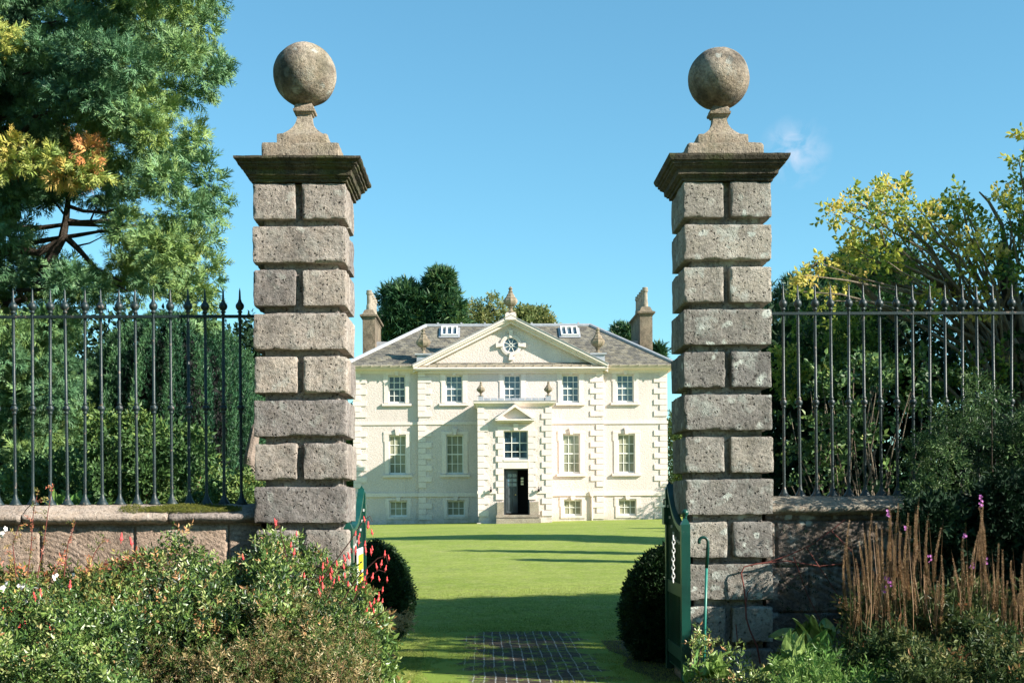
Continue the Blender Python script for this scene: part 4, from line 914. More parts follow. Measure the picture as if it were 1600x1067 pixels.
# --- Irish yew
root = thing('yew_tree', 'dark green columnar yew with upright shoots behind the left railing', 'tree', (P(270, 780, 19.6).x, 19.6, 0))
yc = P(272, 780, 19.6); n = 42000; a = rng.uniform(0, 2*np.pi, n); hgt = rng.random(n)
hz_ = hgt*4.35; prof = np.interp(hgt, [0, .12, .35, .7, .85, .94, 1], [.72, .92, 1.0, 1.0, .86, .6, .25])
ridge = 1+.12*np.sin(a*17+.7*np.sin(hz_*1.1))+.06*np.sin(a*37+hz_*.9)
dep = 1-.16*rng.random(n)**1.5
rad = 1.24*prof*ridge*dep; pos = np.stack([yc.x+rad*np.cos(a), 19.6+rad*np.sin(a), hz_], -1)
d = np.stack([np.cos(a)*.3, np.sin(a)*.3, np.full(n, 1.0)], -1)+rng.normal(size=(n, 3))*.2
V, F, T = multi(TU, pos, d, .10*(1+rng.uniform(-.3, .3, n)), .45+.35*(ridge-1)/.13+rng.normal(size=n)*.12); big('crown', V, F, MF_yew, root, T)  # tint paints ridges as lit and the grooves between as shaded
m = MB(); m.tube([(yc.x, 19.6, -.1), (yc.x, 19.6, 3.9)], [.25, .08], 8); m.lathe((yc.x, 19.6, .1), [(.6,0),(.9,.6),(.98,1.6),(.95,3.0),(.7,3.7),(.2,4.0)], 20); m.build('trunk', M_dark, root)  # trunk plus a dark solid core standing for shade inside the crown

# --- shrubs behind the left railing
def shrub(name, label, cat, blobs, Ts, size, mat, stems=8, up=.6, inner=.3, group=None, smat=None, rnd=.55, tv=.12, zbase=None):
    cx = np.mean([b[0][0] for b in blobs]); cy = np.mean([b[0][1] for b in blobs]); zb = float(gz(cx, cy)) if zbase is None else zbase
    root = thing(name, label, cat, (cx, cy, zb), group); crown('foliage', mat, root, blobs, Ts, size, up, inner, rnd, tv)
    bl = [b for b in blobs]; random.shuffle(bl)
    limbs('stem', smat or M_stem, root, [(bend((cx+random.uniform(-.15, .15), cy+random.uniform(-.1, .1), zb-.05), b[0], .03, 4), .015 if cat != 'tree' else .05, .004) for b in bl[:stems]])
    return root
bl = [pb(rr.uniform(150, 325), rr.uniform(690, 800), rr.uniform(13.2, 15), rr.uniform(16, 30), 60, .42+rr.uniform(-.15, .2)) for _ in range(46)]
bl += [pb(x, y, 14, 15, 40, .6) for x, y in ((150,678),(172,665),(200,680),(225,672),(215,655),(248,690),(282,700),(300,690),(165,690))]
bl += [pb(rr.uniform(150, 320), rr.uniform(800, 1010), rr.uniform(13.4, 15), 32, 30, .4) for _ in range(14)]
shrub('leafy_shrub', 'yellow green small leaved shrub in front of the dark yew', 'shrub', bl, SP, .15, MF_shrub, 14)
bl = [pb(rr.uniform(40, 140), rr.uniform(730, 800), rr.uniform(12.6, 13.6), rr.uniform(18, 30), 60, .35+rr.uniform(-.15, .2)) for _ in range(22)]+[pb(rr.uniform(30, 150), rr.uniform(800, 1000), 13.2, 32, 26, .3) for _ in range(10)]
shrub('leafy_shrub', 'dark green low shrub at the left foot of the cypress', 'shrub', bl, SP, .15, MF_shrub, 8)
bl = [pb(rr.uniform(345, 392), rr.uniform(742, 800), rr.uniform(12.4, 13.2), rr.uniform(12, 20), 70, .66+rr.uniform(-.1, .1)) for _ in range(14)]+[pb(370, y, 12.9, 24, 50, .5) for y in (820, 860, 900, 950, 1000)]
shrub('olive_shrub', 'small olive green bush close to the left pier behind the railing', 'shrub', bl, SP, .10, MF_shrub, 6)
root = thing('tree_stump', 'pale leaning bare trunk between the yew and the left pier', 'tree trunk', P(372, 880, 15.5))
m = MB(); m.tube([P(382, 1000, 15.5), P(388, 770, 15.5), P(391, 715, 15.5), P(399, 672, 15.6), P(415, 640, 15.8)], [.11, .09, .075, .06, .04], 10); m.build('trunk', m_plain('pale_trunk_bark', (.24, .19, .155), .9, .35, 9, .02), root)
# hosta like plant on the coping edge
def leafbig(wd, bend_=.5):
    V = []; n_ = 9
    for i in range(n_):
        t = i/(n_-1); w_ = wd*.5*math.sin(math.pi*min(1, t**.75*.98+.01))**.8; y = t*(1-.25*bend_*t); z = -bend_*t*t
        for k_ in (-1, -.5, 0, .5, 1): V.append((k_*w_, y, z+.10*wd*(abs(k_)-.3)*1.6+.015*math.sin(t*14+k_*4)))
    return np.array(V), grid_faces(5, n_), np.zeros(n_*5)
def rosette(name, label, c, n, L, wd, mat, spread=55, t=.6):
    root = thing(name, label, 'plant', c); T = [leafbig(wd)]
    a = rng.uniform(0, 6.28, n); s = np.radians(rng.uniform(15, spread+20, n)); d = np.stack([np.cos(a)*np.sin(s), np.sin(a)*np.sin(s), np.cos(s)], -1)
    pos = np.array(c)+rng.normal(size=(n, 3))*np.array([L*.25, L*.2, L*.08])+np.array([0, 0, L*.15])
    V, F, Tt = scatter(T[0], pos, d, L*rng.uniform(.6, 1.1, n), t+rng.normal(size=n)*.15); big('foliage', V, F, mat, root, Tt); return root
rosette('broad_leaved_plant', 'pale broad leaved plant just behind the railing feet on the left', P(112, 800, 11.6), 22, .20, .5, MF_bright)

# woods that close the view behind the railings
def wood(name, label, x0, x1, y0, y1, h, n, mat, size, seed, kind='stuff', topf=None):
    r = random.Random(seed); bl = []
    for _ in range(n):
        x = r.uniform(x0, x1); y = r.uniform(y0, y1); hh = (topf(x, y) if topf else h)*r.uniform(.85, 1.0); z = r.uniform(.1, hh); s = r.uniform(.5, 1.0)
        bl.append(((x, y, z), (s, s, s*.8), 60, .45+r.uniform(-.25, .25)))
    root = thing(name, label, 'trees', ((x0+x1)/2, (y0+y1)/2, 0)); root['kind'] = kind; crown('foliage', mat, root, bl, SP, size, .4, .2); return root
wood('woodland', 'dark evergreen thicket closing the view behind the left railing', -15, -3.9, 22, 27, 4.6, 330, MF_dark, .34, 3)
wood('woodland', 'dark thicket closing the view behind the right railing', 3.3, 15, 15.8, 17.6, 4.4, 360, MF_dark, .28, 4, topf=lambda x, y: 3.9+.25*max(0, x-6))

# --- yellowing tree on the right
root = thing('maple_tree', 'tree with yellowing autumn leaves leaning over the right railing', 'tree', (6.4, 14.6, 0))
def yb(px, py, rp, n, t, D=None): return pb(px, py, D or rr.uniform(13.2, 14.8), rp, n, t, .75)
bl = []
for px, py, rp, t in ((1303,335,14,.7),(1318,326,14,.75),(1340,312,16,.65),(1365,300,16,.7),(1392,290,16,.72),(1410,300,13,.6),(1355,330,16,.5),(1385,320,18,.6),(1330,385,12,.8),(1322,390,12,.6),(1350,375,16,.55),(1372,360,18,.65),(1400,345,20,.6),(1425,330,20,.6),(1450,338,18,.7),(1470,330,14,.6),(1497,305,13,.4),(1505,322,13,.45),(1490,335,16,.5),(1515,345,16,.75),(1475,360,20,.7),(1500,370,22,.8),(1525,375,22,.75),(1545,385,20,.8),(1520,400,22,.75),(1490,400,22,.7),(1455,385,22,.6),(1425,380,22,.6),(1400,400,22,.5),(1375,400,18,.5),(1345,405,16,.7),(1440,420,22,.6),(1475,430,22,.6),(1510,435,22,.7),(1540,425,20,.6),(1400,430,20,.45),(1360,430,18,.5),(1330,430,16,.7),(1300,440,14,.6),(1290,470,14,.7),(1320,470,18,.6),
                      (1270,420,8,.8),(1285,412,8,.8),(1248,440,8,.7),(1256,430,7,.8),(1300,410,9,.7),(1243,455,7,.6),(1560,350,16,.5),(1575,330,16,.6),(1590,310,16,.5),(1560,310,12,.7),(1598,280,14,.6),(1592,250,12,.55),(1603,215,12,.6),(1600,345,20,.3),(1585,375,20,.4),(1570,410,22,.35),(1595,430,24,.3),(1500,470,22,.75),(1530,480,22,.8),(1460,470,20,.55),(1420,470,20,.5)):
    bl.append(yb(px, py, rp*1.15, int(6+rp*.85), t+.03))
for _ in range(70):
    px = rr.uniform(1225, 1600); py = rr.uniform(500, 640); bl.append(yb(px, py, 18, 18, .18+rr.uniform(-.18, .3), rr.uniform(13.6, 16)))  # lower leaves get dark tints that paint in their shade
for _ in range(45):   # the rest of the crown beyond the frame
    px = rr.uniform(1655, 1900); py = rr.uniform(250, 520); bl.append(yb(px, py, 34, 40, .35+rr.uniform(-.2, .3), rr.uniform(13.4, 17)))
for px, py in ((1212,575),(1225,560),(1240,590),(1232,610),(1255,575)): bl.append(yb(px, py, 14, 26, .55, 14.5))
SPY = [t_sprig(6, .42, .62, True, 60, i) for i in range(4)]
crown('crown', MF_yel, root, bl, SPY, .122, up=.1, inner=.1, rnd=.6, tv=.14)
limbs('trunk', M_bark, root, [([(6.4, 14.6, -.1), (6.3, 14.5, 1.5), (6.0, 14.3, 3), (5.7, 14.2, 4.4)], .16, .06)])
lp = []
for b in bl[:56]: lp.append((bend((6.1+random.uniform(-.2, .2), 14.4, random.uniform(1.8, 3.4)), b[0], .06, 6), .026, .005))
for pts in ([(1560,620),(1500,470),(1450,385),(1400,340),(1340,318)], [(1600,560),(1530,440),(1500,380),(1495,320)], [(1600,520),(1580,420),(1565,350),(1545,315),(1530,300)], [(1400,500),(1330,430),(1290,405),(1262,420),(1243,445)]): lp.append(([tuple(P(a[0], a[1], 14.1)) for a in pts], .04, .008))
limbs('branch', M_barkl, root, lp)

# --- dark pine beyond
root = thing('pine_tree', 'dark broad topped pine behind the yellowing tree', 'tree', (24.9, 85, .2))
bl = [pb(rr.gauss(1350, 38), rr.uniform(408, 560), rr.uniform(83, 87), rr.uniform(14, 24), 70, .45+rr.uniform(-.2, .25)) for _ in range(70)]+[pb(x, y, 85, 16, 60, .5) for x, y in ((1330,405),(1350,398),(1375,402),(1395,412),(1310,418),(1410,425))]
crown('crown', MF_pine, root, bl, TU, .95, inner=.1); limbs('trunk', M_bark, root, [([(24.9, 85, 0), (24.8, 85, 8), (24.8, 85, 15)], .5, .12)])
root = thing('pine_tree', 'lower dark tree just right of the right pier beyond the railing', 'tree', (20.9, 84, .2))
bl = [pb(rr.uniform(1215, 1305), rr.uniform(448, 640), rr.uniform(82, 86), rr.uniform(14, 26), 60, .35+rr.uniform(-.2, .25)) for _ in range(60)]
crown('crown', MF_pine, root, bl, TU, .95, inner=.1); limbs('trunk', M_bark, root, [([(20.9, 84, 0), (20.9, 84, 12)], .4, .1)])

# --- plants right behind the right railing
bl = [pb(rr.uniform(1215, 1470), rr.uniform(565, 770), rr.uniform(11.9, 13.2), rr.uniform(8, 16), 7, .36+rr.uniform(-.2, .3)) for _ in range(60)]
shrub('straggly_bush', 'straggly yellow green bush with bare twigs just behind the right railing', 'shrub', bl, SPY, .13, MF_shrub, 40, smat=M_barkl)
bl = [pb(rr.uniform(1510, 1720), rr.uniform(655, 800), rr.uniform(10.6, 12.4), rr.uniform(14, 28), 48, .35+rr.uniform(-.2, .3), .5) for _ in range(75)]
for px, py in ((1430,780),(1445,760),(1460,735),(1480,700),(1440,690),(1470,680),(1455,700),(1500,668),(1475,650),(1500,640),(1530,620),(1520,598),(1550,625),(1490,720),(1465,770),(1500,755),(1430,715),(1480,790),(1510,800)): bl.append(pb(px, py, rr.uniform(10.6, 11.3), 16, 30, .6, .4))
shrub('arching_evergreen', 'arching small leaved evergreen spilling through the right railing', 'shrub', bl, NAR, .12, MF_arch, 40, up=.1, smat=M_bark)
bl = [pb(rr.uniform(1430, 1700), rr.uniform(770, 1000), rr.uniform(10.2, 10.9), rr.uniform(22, 36), 70, .25+rr.uniform(-.2, .2)) for _ in range(70)]
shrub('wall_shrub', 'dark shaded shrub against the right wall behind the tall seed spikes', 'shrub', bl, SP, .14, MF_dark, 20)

# --- trees beyond the right edge of the view: they throw the shade on wall and lawn
def shade_tree(name, label, x, y, h, r, n, mat, seed, size=.3, z0=1.5, shape='round', per=55):
    q_ = random.Random(seed); bl = []; zb = float(gz(x, y))
    for _ in range(n):
        f = q_.random(); z = z0+(h-z0)*f; rr_ = r*(math.sin(math.pi*min(1, .15+.85*f))**.6 if shape == 'round' else (1-f)*.95+.08)
        a = q_.uniform(0, 6.28); k_ = rr_*math.sqrt(q_.random())*.9; s = max(.12, min(.8, r*.28))
        bl.append(((x+k_*math.cos(a), y+k_*math.sin(a), zb+z), (s, s, s*.8), per, .5+q_.uniform(-.3, .3)))
    root = thing(name, label, 'tree', (x, y, zb)); crown('crown', mat, root, bl, SP, size, .4, .2)
    limbs('trunk', M_bark, root, [([(x, y, zb-.1), (x+.1, y, zb+h*.5), (x, y+.1, zb+h*.9)], max(.05, r*.08), .03)]); return root
shade_tree('lime_tree', 'broad leafy tree outside the right edge beside the gate lawn', 11.5, 11.7, 8.2, 2.4, 240, MF_shrub, 21, .30)
shade_tree('lime_tree', 'leafy tree outside the right edge at the near lawn side', 13.5, 14.2, 8.0, 2.3, 170, MF_shrub, 22, .32)
shade_tree('laurel_bush', 'dense laurel bush outside the right edge before the wall', 8.0, 8.7, 3.1, 1.2, 80, MF_shrub, 23, .26, z0=.2)
shade_tree('oak_tree', 'tall tree outside the right edge midway up the lawn', 19.5, 34.5, 14.2, 2.3, 300, MF_pine, 24, .5, per=80)
shade_tree('poplar_tree', 'slender tree outside the right edge of the lawn', 13.4, 29.6, 8.4, .75, 70, MF_pine, 25, .35, z0=.5, shape='cone')
shade_tree('poplar_tree', 'slender lower tree outside the right edge of the lawn', 13.2, 26.2, 7.4, .6, 60, MF_pine, 26, .35, z0=.5, shape='cone')
shade_tree('garden_tree', 'airy small tree by the right corner of the house', 12.9, 65.6, 3.6, 1.1, 45, MF_shrub, 27, .25, z0=1.0, per=20)
shade_tree('hedge_tree', 'green tree close by the left corner of the house, behind the left pier', -8.9, 73, 7.5, 2.2, 280, MF_shrub, 31, .4, z0=.2)
shade_tree('hedge_tree', 'green tree just right of the house', 12.9, 74, 7.5, 2.4, 260, MF_shrub, 28, .4, z0=.2)
shade_tree('poplar_tree', 'short slender tree near the house lawn, right', 12.2, 49, 3.6, .7, 40, MF_pine, 29, .3, z0=.2, shape='cone')
shade_tree('poplar_tree', 'short pointed tree near the house lawn, right', 12.4, 45.4, 3.3, .6, 40, MF_pine, 30, .3, z0=.2, shape='cone')

wood('sky_blocker_trees', 'added unseen trees behind the viewer, blocking sky light', -16, 4, -14, -7, 12, 300, MF_dark, .8, 8)  # added out of view to block sky fill over the foreground
wood('sky_blocker_trees', 'added unseen trees left of the viewer, blocking sky light', -13, -9, -6, 7, 9, 190, MF_dark, .7, 9)  # second unseen mass, added to deepen the foreground shade
# --- trees behind the house
def far_tree(label, D, pts, mat, size, T, n_, tx, name='conifer', inner=.15, up=.3):
    bl = [pb(x, y, D+rr.uniform(-1.5, 1.5), r, n_, .5+rr.uniform(-.25, .25)) for x, y, r in pts]
    cx = P(tx, 780, D).x; root = thing(name, label, 'tree', (cx, D, 0)); crown('crown', mat, root, bl, T, size, up, inner)
    top = min(y for x, y, r in pts); limbs('trunk', M_bark, root, [([(cx, D, 0), (cx, D, P(tx, top+8, D).z)], .5, .08)]+[(bend((cx, D, b[0][2]-.8), b[0], .02, 3), .10, .03) for b in bl[::2]])
pts = [(rr.gauss(628, 13), rr.uniform(462, 545), rr.uniform(6, 10)) for _ in range(40)]+[(618,458,5),(634,452,5),(645,458,5),(622,466,6),(612,474,5),(610,490,8),(604,505,7),(600,520,6),(606,530,8),(650,470,6),(655,485,8),(640,500,9),(615,540,7)]
far_tree('dark round headed conifer rising behind the left chimney', 95, pts, MF_pine, 1.0, TU, 70, 632)
pts = []
for _ in range(75):
    f = rr.random(); pts.append((688+rr.uniform(-1, 1)*(4+30*f**.8), 432+f*82, 4+5*f))
far_tree('tall pointed conifer between the left chimney and the pediment', 95, pts+[(688,431,3),(686,438,4)], MF_pine, 1.0, TU, 60, 688)
pts = [(rr.gauss(762, 17), rr.uniform(474, 512), rr.uniform(5, 8)) for _ in range(26)]+[(738,486,5),(731,492,4),(745,478,5),(776,468,5),(765,470,4),(784,478,4)]
far_tree('airy yellow brown broadleaf tree behind the roof left of the top urn', 100, pts, MF_birch, .6, SP, 17, 765, 'birch_tree', .2)
pts = [(rr.uniform(805, 850), rr.uniform(494, 515), 7) for _ in range(22)]+[(815,492,6),(828,494,5),(843,502,5),(855,506,4)]
far_tree('rounded green and gold tree behind the roof right of the top urn', 100, pts, MF_birch, .7, SP, 70, 825, 'lime_tree', .1)
pts = [(rr.uniform(964, 984), rr.uniform(517, 540), 4.5) for _ in range(16)]+[(972,514,3),(980,517,3)]
far_tree('small conifer tip showing left of the right chimney', 95, pts, MF_pine, .7, TU, 45, 975)
pts = [(rr.uniform(1021, 1032), rr.uniform(545, 575), 4) for _ in range(12)]
far_tree('small conifer tip showing right of the right chimney', 95, pts, MF_pine, .7, TU, 40, 1026)

# --- box bushes inside the gate
def box_bush(label, c, rad, n, seed):
    root = thing('box_bush', label, 'bush', (c[0], c[1], 0)); m = MB()
    u = unit(n); u[:, 2] = np.where(u[:, 2] < -.8, -u[:, 2], u[:, 2]); nz_ = 1+.05*fbm(u*1.0, 3, 2, seed)[:, None]; pos = np.array(c)+u*np.array(rad)*nz_*(1-.10*rng.random((n, 1)))
    V, F, T = multi(SP, pos, u+np.array([0, 0, .35])+rng.normal(size=(n, 3))*.35, .075*(1+rng.uniform(-.3, .5, n)), .5+rng.normal(size=n)*.2); big('foliage', V, F, MF_box, root, T)
    m.lathe((c[0], c[1], c[2]-rad[2]*.86), [(.02, 0)]+[(rad[0]*.86*math.sin(t), rad[2]*.86*(1-math.cos(t))) for t in np.linspace(.2, 3.0, 10)], 16); m.build('stem', M_dark, root)  # dark solid core, stands for the shade inside the bush
    return root
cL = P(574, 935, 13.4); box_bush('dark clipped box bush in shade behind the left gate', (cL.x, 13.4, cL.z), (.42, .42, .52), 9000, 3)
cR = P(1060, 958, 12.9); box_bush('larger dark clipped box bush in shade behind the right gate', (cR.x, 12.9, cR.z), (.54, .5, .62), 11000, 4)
# dead fringe on the left box bush
pos = np.array([P(rr.uniform(598, 642), rr.uniform(958, 985), rr.uniform(12.7, 13.0)) for _ in range(110)]); root = thing('dry_twigs', 'tan dried twigs hanging at the foot of the left box bush', 'plant', tuple(pos.mean(0)))
V, F, T = multi(NAR, pos, rng.normal(size=(110, 3))+np.array([1, -.6, .0]), np.full(110, .09), .75+rng.normal(size=110)*.1); big('foliage', V, F, MF_dry, root, T)

# ------------------------------------------------------------------ foreground borders
def border(name, label, x0, x1, D0, D1, topx, topy, n, Ts, size, mat, t, tv, lean=(0, -.35, .8), front=.30, deep=.7, cat='shrub', stems=20, smat=None, zmin=.12, clump=0, tfun=None):
    """a mounded mass of leafy shoots; height follows its own top line and falls towards the path edge"""
    D = rng.uniform(D0, D1, n); px = rng.uniform(x0, x1, n)
    pos = np.zeros((n, 3)); 
    for i in range(n):
        ty = np.interp(px[i], topx, topy); zt = P(px[i], ty, D1).z-front*(D1-D[i])
        zt += .15*float(vnoise(np.array([px[i]*.021, D[i]*3.0, 0.]), 1, 3))
        z = max(zmin, zt*(1-deep*rng.random()**1.6)); q_ = P(px[i], 780, D[i]); pos[i] = (q_.x, D[i], z)
    tt = t+rng.normal(size=n)*tv+.16*vnoise(pos, 3.5, 6)
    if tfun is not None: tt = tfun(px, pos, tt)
    d = np.array(lean)+rng.normal(size=(n, 3))*.6
    V, F, T = multi(Ts, pos, d, size*(1+rng.uniform(-.35, .4, n)), tt)
    root = thing(name, label, cat, (pos[:, 0].mean(), pos[:, 1].mean(), 0)); big('foliage', V, F, mat, root, T)
    idx = rng.choice(n, stems, replace=False)
    limbs('stem', smat or M_stem, root, [(bend((pos[i, 0]*.9+pos[:, 0].mean()*.1+random.uniform(-.1, .1), pos[i, 1]+.1, 0), tuple(pos[i]), .02, 4), .006, .002) for i in idx])
    return root, pos
SPB = [t_sprig(9, .30, .42, True, 55, 40+i) for i in range(5)]
tx = [-60,0,60,120,170,230,280,340,380,410,450,500,540,570,600,640]; ty = [888,884,878,880,882,866,854,858,866,848,858,888,905,938,990,1024]
fu, fpos = border('fuchsia_bush', 'leafy fuchsia bush with hanging red flowers before the left pier', 395, 600, 8.9, 10.5, tx, ty, 3900, SPB, .12, MF_fuch, .46, .30, stems=150, smat=M_rstem)
border('green_shrub', 'dense mid green shrub in front of the tooled wall, left', 175, 430, 8.9, 10.5, tx, ty, 4500, SPB, .115, MF_fuch, .43, .32, stems=150)
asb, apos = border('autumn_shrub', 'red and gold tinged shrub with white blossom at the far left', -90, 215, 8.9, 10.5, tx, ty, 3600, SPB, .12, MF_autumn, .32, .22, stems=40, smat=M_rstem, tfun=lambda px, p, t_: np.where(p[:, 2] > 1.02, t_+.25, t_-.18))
border('dried_undergrowth', 'brown dried stems and seed heads at the foot of the left border', 200, 590, 8.0, 9.3, [0,200,260,330,420,500,560,600], [1010,1000,975,955,938,925,955,1000], 3200, NAR, .085, MF_dry, .42, .28, stems=260, deep=.95)
border('low_green_foliage', 'dark leafy growth at the lower left corner', -80, 220, 8.0, 9.2, [-80,0,100,200,260], [930,930,935,960,990], 3000, SPB, .11, MF_fuch, .42, .24, stems=60, deep=.9)
border('fuchsia_skirt', 'leafy stems spreading onto the grass at the foot of the left gate', 545, 610, 9.8, 10.7, [540,570,600,625], [900,950,985,1030], 420, SPB, .17, MF_fuch, .6, .2, stems=20, deep=.95, zmin=.03, smat=M_rstem)
# hanging fuchsia flowers
m = MB(); m.lathe((0, 0, 0), [(.0015,0),(.003,-.006),(.0055,-.012),(.006,-.03),(.007,-.036),(.013,-.052),(.008,-.045),(.009,-.06),(.002,-.064),(.0008,-.085)][::-1], 7)
Vf = np.concatenate(m.V); me_f = mesh_np('flower', Vf, m.F, MF_red, np.concatenate(m.T))
def hang(root, x, y, z, s): 
    o = bpy.data.objects.new('flower', me_f); link(o, root, (x, y, z)); o.scale = (s*1.25, s*1.25, s*1.05); o.rotation_euler = (random.uniform(-.25, .25), random.uniform(-.25, .25), 0)
fl = [(568,812),(576,820),(578,832),(571,850),(569,860),(556,835),(560,845),(563,838),(555,858),(506,884),(510,876),(516,890),(505,900),(517,900),(536,872),(538,885),(526,880),(544,868),(548,862),(578,862),(582,858),(600,865),(596,880),(606,872),(603,888),(588,885),(592,905),(604,906),(584,900),(575,895),(569,905),(565,915),(572,910),(498,905),(502,915),(477,900),(497,925),(540,900),(530,905),(522,910),(594,930),(598,922),(590,935),(585,940),(578,945),(583,955),(575,955),(600,940),(558,920),(543,913),(530,945),(525,960),(455,852),(460,862),(434,818),(430,815),(463,835),(380,872)]
for px, py in fl:
    q_ = P(px+random.uniform(-2, 2), py, random.uniform(9.5, 10.2) if px > 490 else 9.9); hang(fu, q_.x, q_.y, q_.z+.03, random.uniform(.55, .85))
paths = []
for pts in ([(470,980),(510,895),(545,848),(568,812),(578,806),(582,815)], [(520,960),(560,900),(590,872),(603,868),(606,880)], [(540,960),(570,905),(592,890),(603,894)], [(500,960),(530,890),(545,865)], [(560,980),(590,960),(612,948)], [(470,930),(450,880),(434,812),(428,808)], [(545,1000),(570,960),(580,935)]): paths.append((([tuple(P(a[0], a[1], 9.8)) for a in pts]), .005, .002))
limbs('stem', m_plain('dark_red_stem', (.06, .02, .018), .6), fu, paths)
# white and pink blossom at far left
def blossom(mat, name, r=.03, n=6):
    V, F = leaf6(1, .9, .1); it = [(V, F, (0, 0, 0), rotm('y', 0)@rotm('z', 2*math.pi*i/n)@rotm('x', .35), r, .5) for i in range(n)]; V, F, T = tmpl(it)
    V = V[:, [0, 2, 1]]*np.array([1, -1, 1]); return mesh_np(name, V, F, mat, T)
me_w = blossom(MF_white, 'flower', .021, 5)
for px, py in ((83,903),(88,898),(114,898),(36,914),(42,920),(48,925),(33,918),(5,918),(8,912),(2,922),(54,933),(60,938),(40,940),(35,936),(58,945),(4,832),(8,826),(2,838),(-6,850),(44,928),(30,915)):
    q_ = P(px, py, rr.uniform(8.95, 9.2)); o = bpy.data.objects.new('flower', me_w); link(o, asb, q_); o.rotation_euler = (rr.uniform(-.6, .6), rr.uniform(-.6, .6), rr.uniform(0, 3)); s = rr.uniform(.8, 1.25); o.scale = (s, s, s)
for px, py in ((5,955),(14,950),(31,978),(38,975),(85,985),(52,930),(63,925),(110,912),(78,978),(190,838),(203,845)):
    q_ = P(px, py, 9.0); hang(asb, q_.x, q_.y, q_.z+.03, .9)
# tall thin red stemmed shoots in front of the wall
paths = []; pos = []; dd = []
for pts in ([(40,920),(48,860),(52,800),(60,765)], [(55,920),(68,850),(75,800),(82,760)], [(100,900),(106,850),(118,815)], [(25,900),(20,850),(30,820)], [(130,905),(150,860),(165,840)]):
    P3 = [P(a[0], a[1], 10.1) for a in pts]; paths.append(([tuple(a) for a in P3], .005, .002))
    for i in range(len(P3)-1):
        for t in np.linspace(0, 1, 5): pos.append(P3[i].lerp(P3[i+1], t)); dd.append((rr.uniform(-1, 1), rr.uniform(-1, .3), rr.uniform(-.1, .8)))
root = thing('red_stemmed_shoots', 'thin upright shoots with orange and yellow leaves before the coping, far left', 'plant', tuple(P(80, 900, 10.1)))
limbs('stem', M_rstem, root, paths); V, F, T = multi(SPB, np.array(pos), np.array(dd), np.full(len(pos), .075), .5+rng.normal(size=len(pos))*.2); big('foliage', V, F, MF_autumn, root, T)
# moss on the coping
def moss(cx0, cx1, y0, y1, n, wall, zf, yf):
    pos = []
    for _ in range(n):
        t = rr.random(); px = cx0+(cx1-cx0)*t+rr.gauss(0, 4); yy = yf+rr.uniform(-.04, .14)*(.4+.6*math.sin(math.pi*t))
        zz = zf+np.interp(yy-yf, [-.08, -.03, .06, .15], [-.10, -.072, -.033, -.004]); pos.append((P(px, 795, yy).x, yy, zz+.004))
    V, F, T = multi(TU, np.array(pos), np.tile([0, -.1, 1.], (n, 1))+rng.normal(size=(n, 3))*.5, rng.uniform(.012, .026, n), .5+rng.normal(size=n)*.25)
    o = big('moss', V, F, MF_moss, wall, T); o['kind'] = 'stuff'
moss(228, 372, 790, 805, 4200, wallL, ZCL, YFL); moss(190, 225, 798, 804, 500, wallL, ZCL, YFL)

# --- right border: loosestrife seed spikes
def spike_mesh(seed, L=.42):
    r = random.Random(seed); it = []; V, F = leafq(1, .55, .3)
    for i in range(int(L/.0085)):
        t = i*.0085/L
        for a in range(4):
            rm = rotm('y', a*1.57+i*.8+r.uniform(-.3, .3))@rotm('x', R_(58)); it.append((V, F, (0, i*.0085, 0), rm, (.026*(1-.6*t))*r.uniform(.7, 1.2), .5+r.uniform(-.3, .3)))
    V0, F0 = leafq(1, .007, 0); it.append((V0, F0, (0, -.5, 0), np.eye(3), .95, .3)); it.append((V0@rotm('y', 1.57).T, F0, (0, -.5, 0), np.eye(3), .95, .3))
    V, F, T = tmpl(it); V = V.copy(); V[:, 0] += .03*np.sin(V[:, 1]*6+seed); V = V[:, [0, 2, 1]]*np.array([1, -1, 1]); return mesh_np('seed_spike', V, F, MF_spike, T)
SPK = [spike_mesh(i, .34+.05*i) for i in range(5)]; me_p = blossom(MF_pink, 'blossom', .011, 5)
sets = [('slender loosestrife clump with rusty seed spikes in front of the right wall, left of two', [(1328,810),(1322,850),(1345,845),(1351,830),(1362,800),(1368,815),(1377,825),(1386,800),(1388,790),(1392,840),(1404,785),(1405,830),(1414,830),(1419,800),(1428,800),(1424,820),(1436,788),(1437,805),(1452,811),(1463,822),(1469,865),(1340,870),(1356,860),(1370,855),(1381,870),(1397,860),(1410,875),(1431,850),(1446,860),(1457,870),(1334,880),(1349,885),(1364,890),(1375,895),(1390,895),(1402,900),(1418,895),(1440,895),(1453,895),(1466,905)], [(1387,800),(1414,826),(1383,898),(1386,905),(1390,912),(1453,872),(1382,920)], (1320, 1475)),
        ('loosestrife clump with tall seed spikes and a few pink tips at the right edge', [(1488,882),(1497,870),(1508,840),(1502,860),(1523,828),(1532,782),(1536,790),(1545,817),(1556,846),(1566,857),(1588,875),(1580,890),(1597,900),(1515,880),(1528,870),(1541,870),(1551,880),(1560,895),(1572,905),(1585,912),(1492,900),(1506,905),(1520,910),(1534,905),(1547,912),(1600,880),(1608,860),(1594,925)], [(1532,778),(1533,786),(1507,836),(1518,880),(1541,875)], (1475, 1640))]
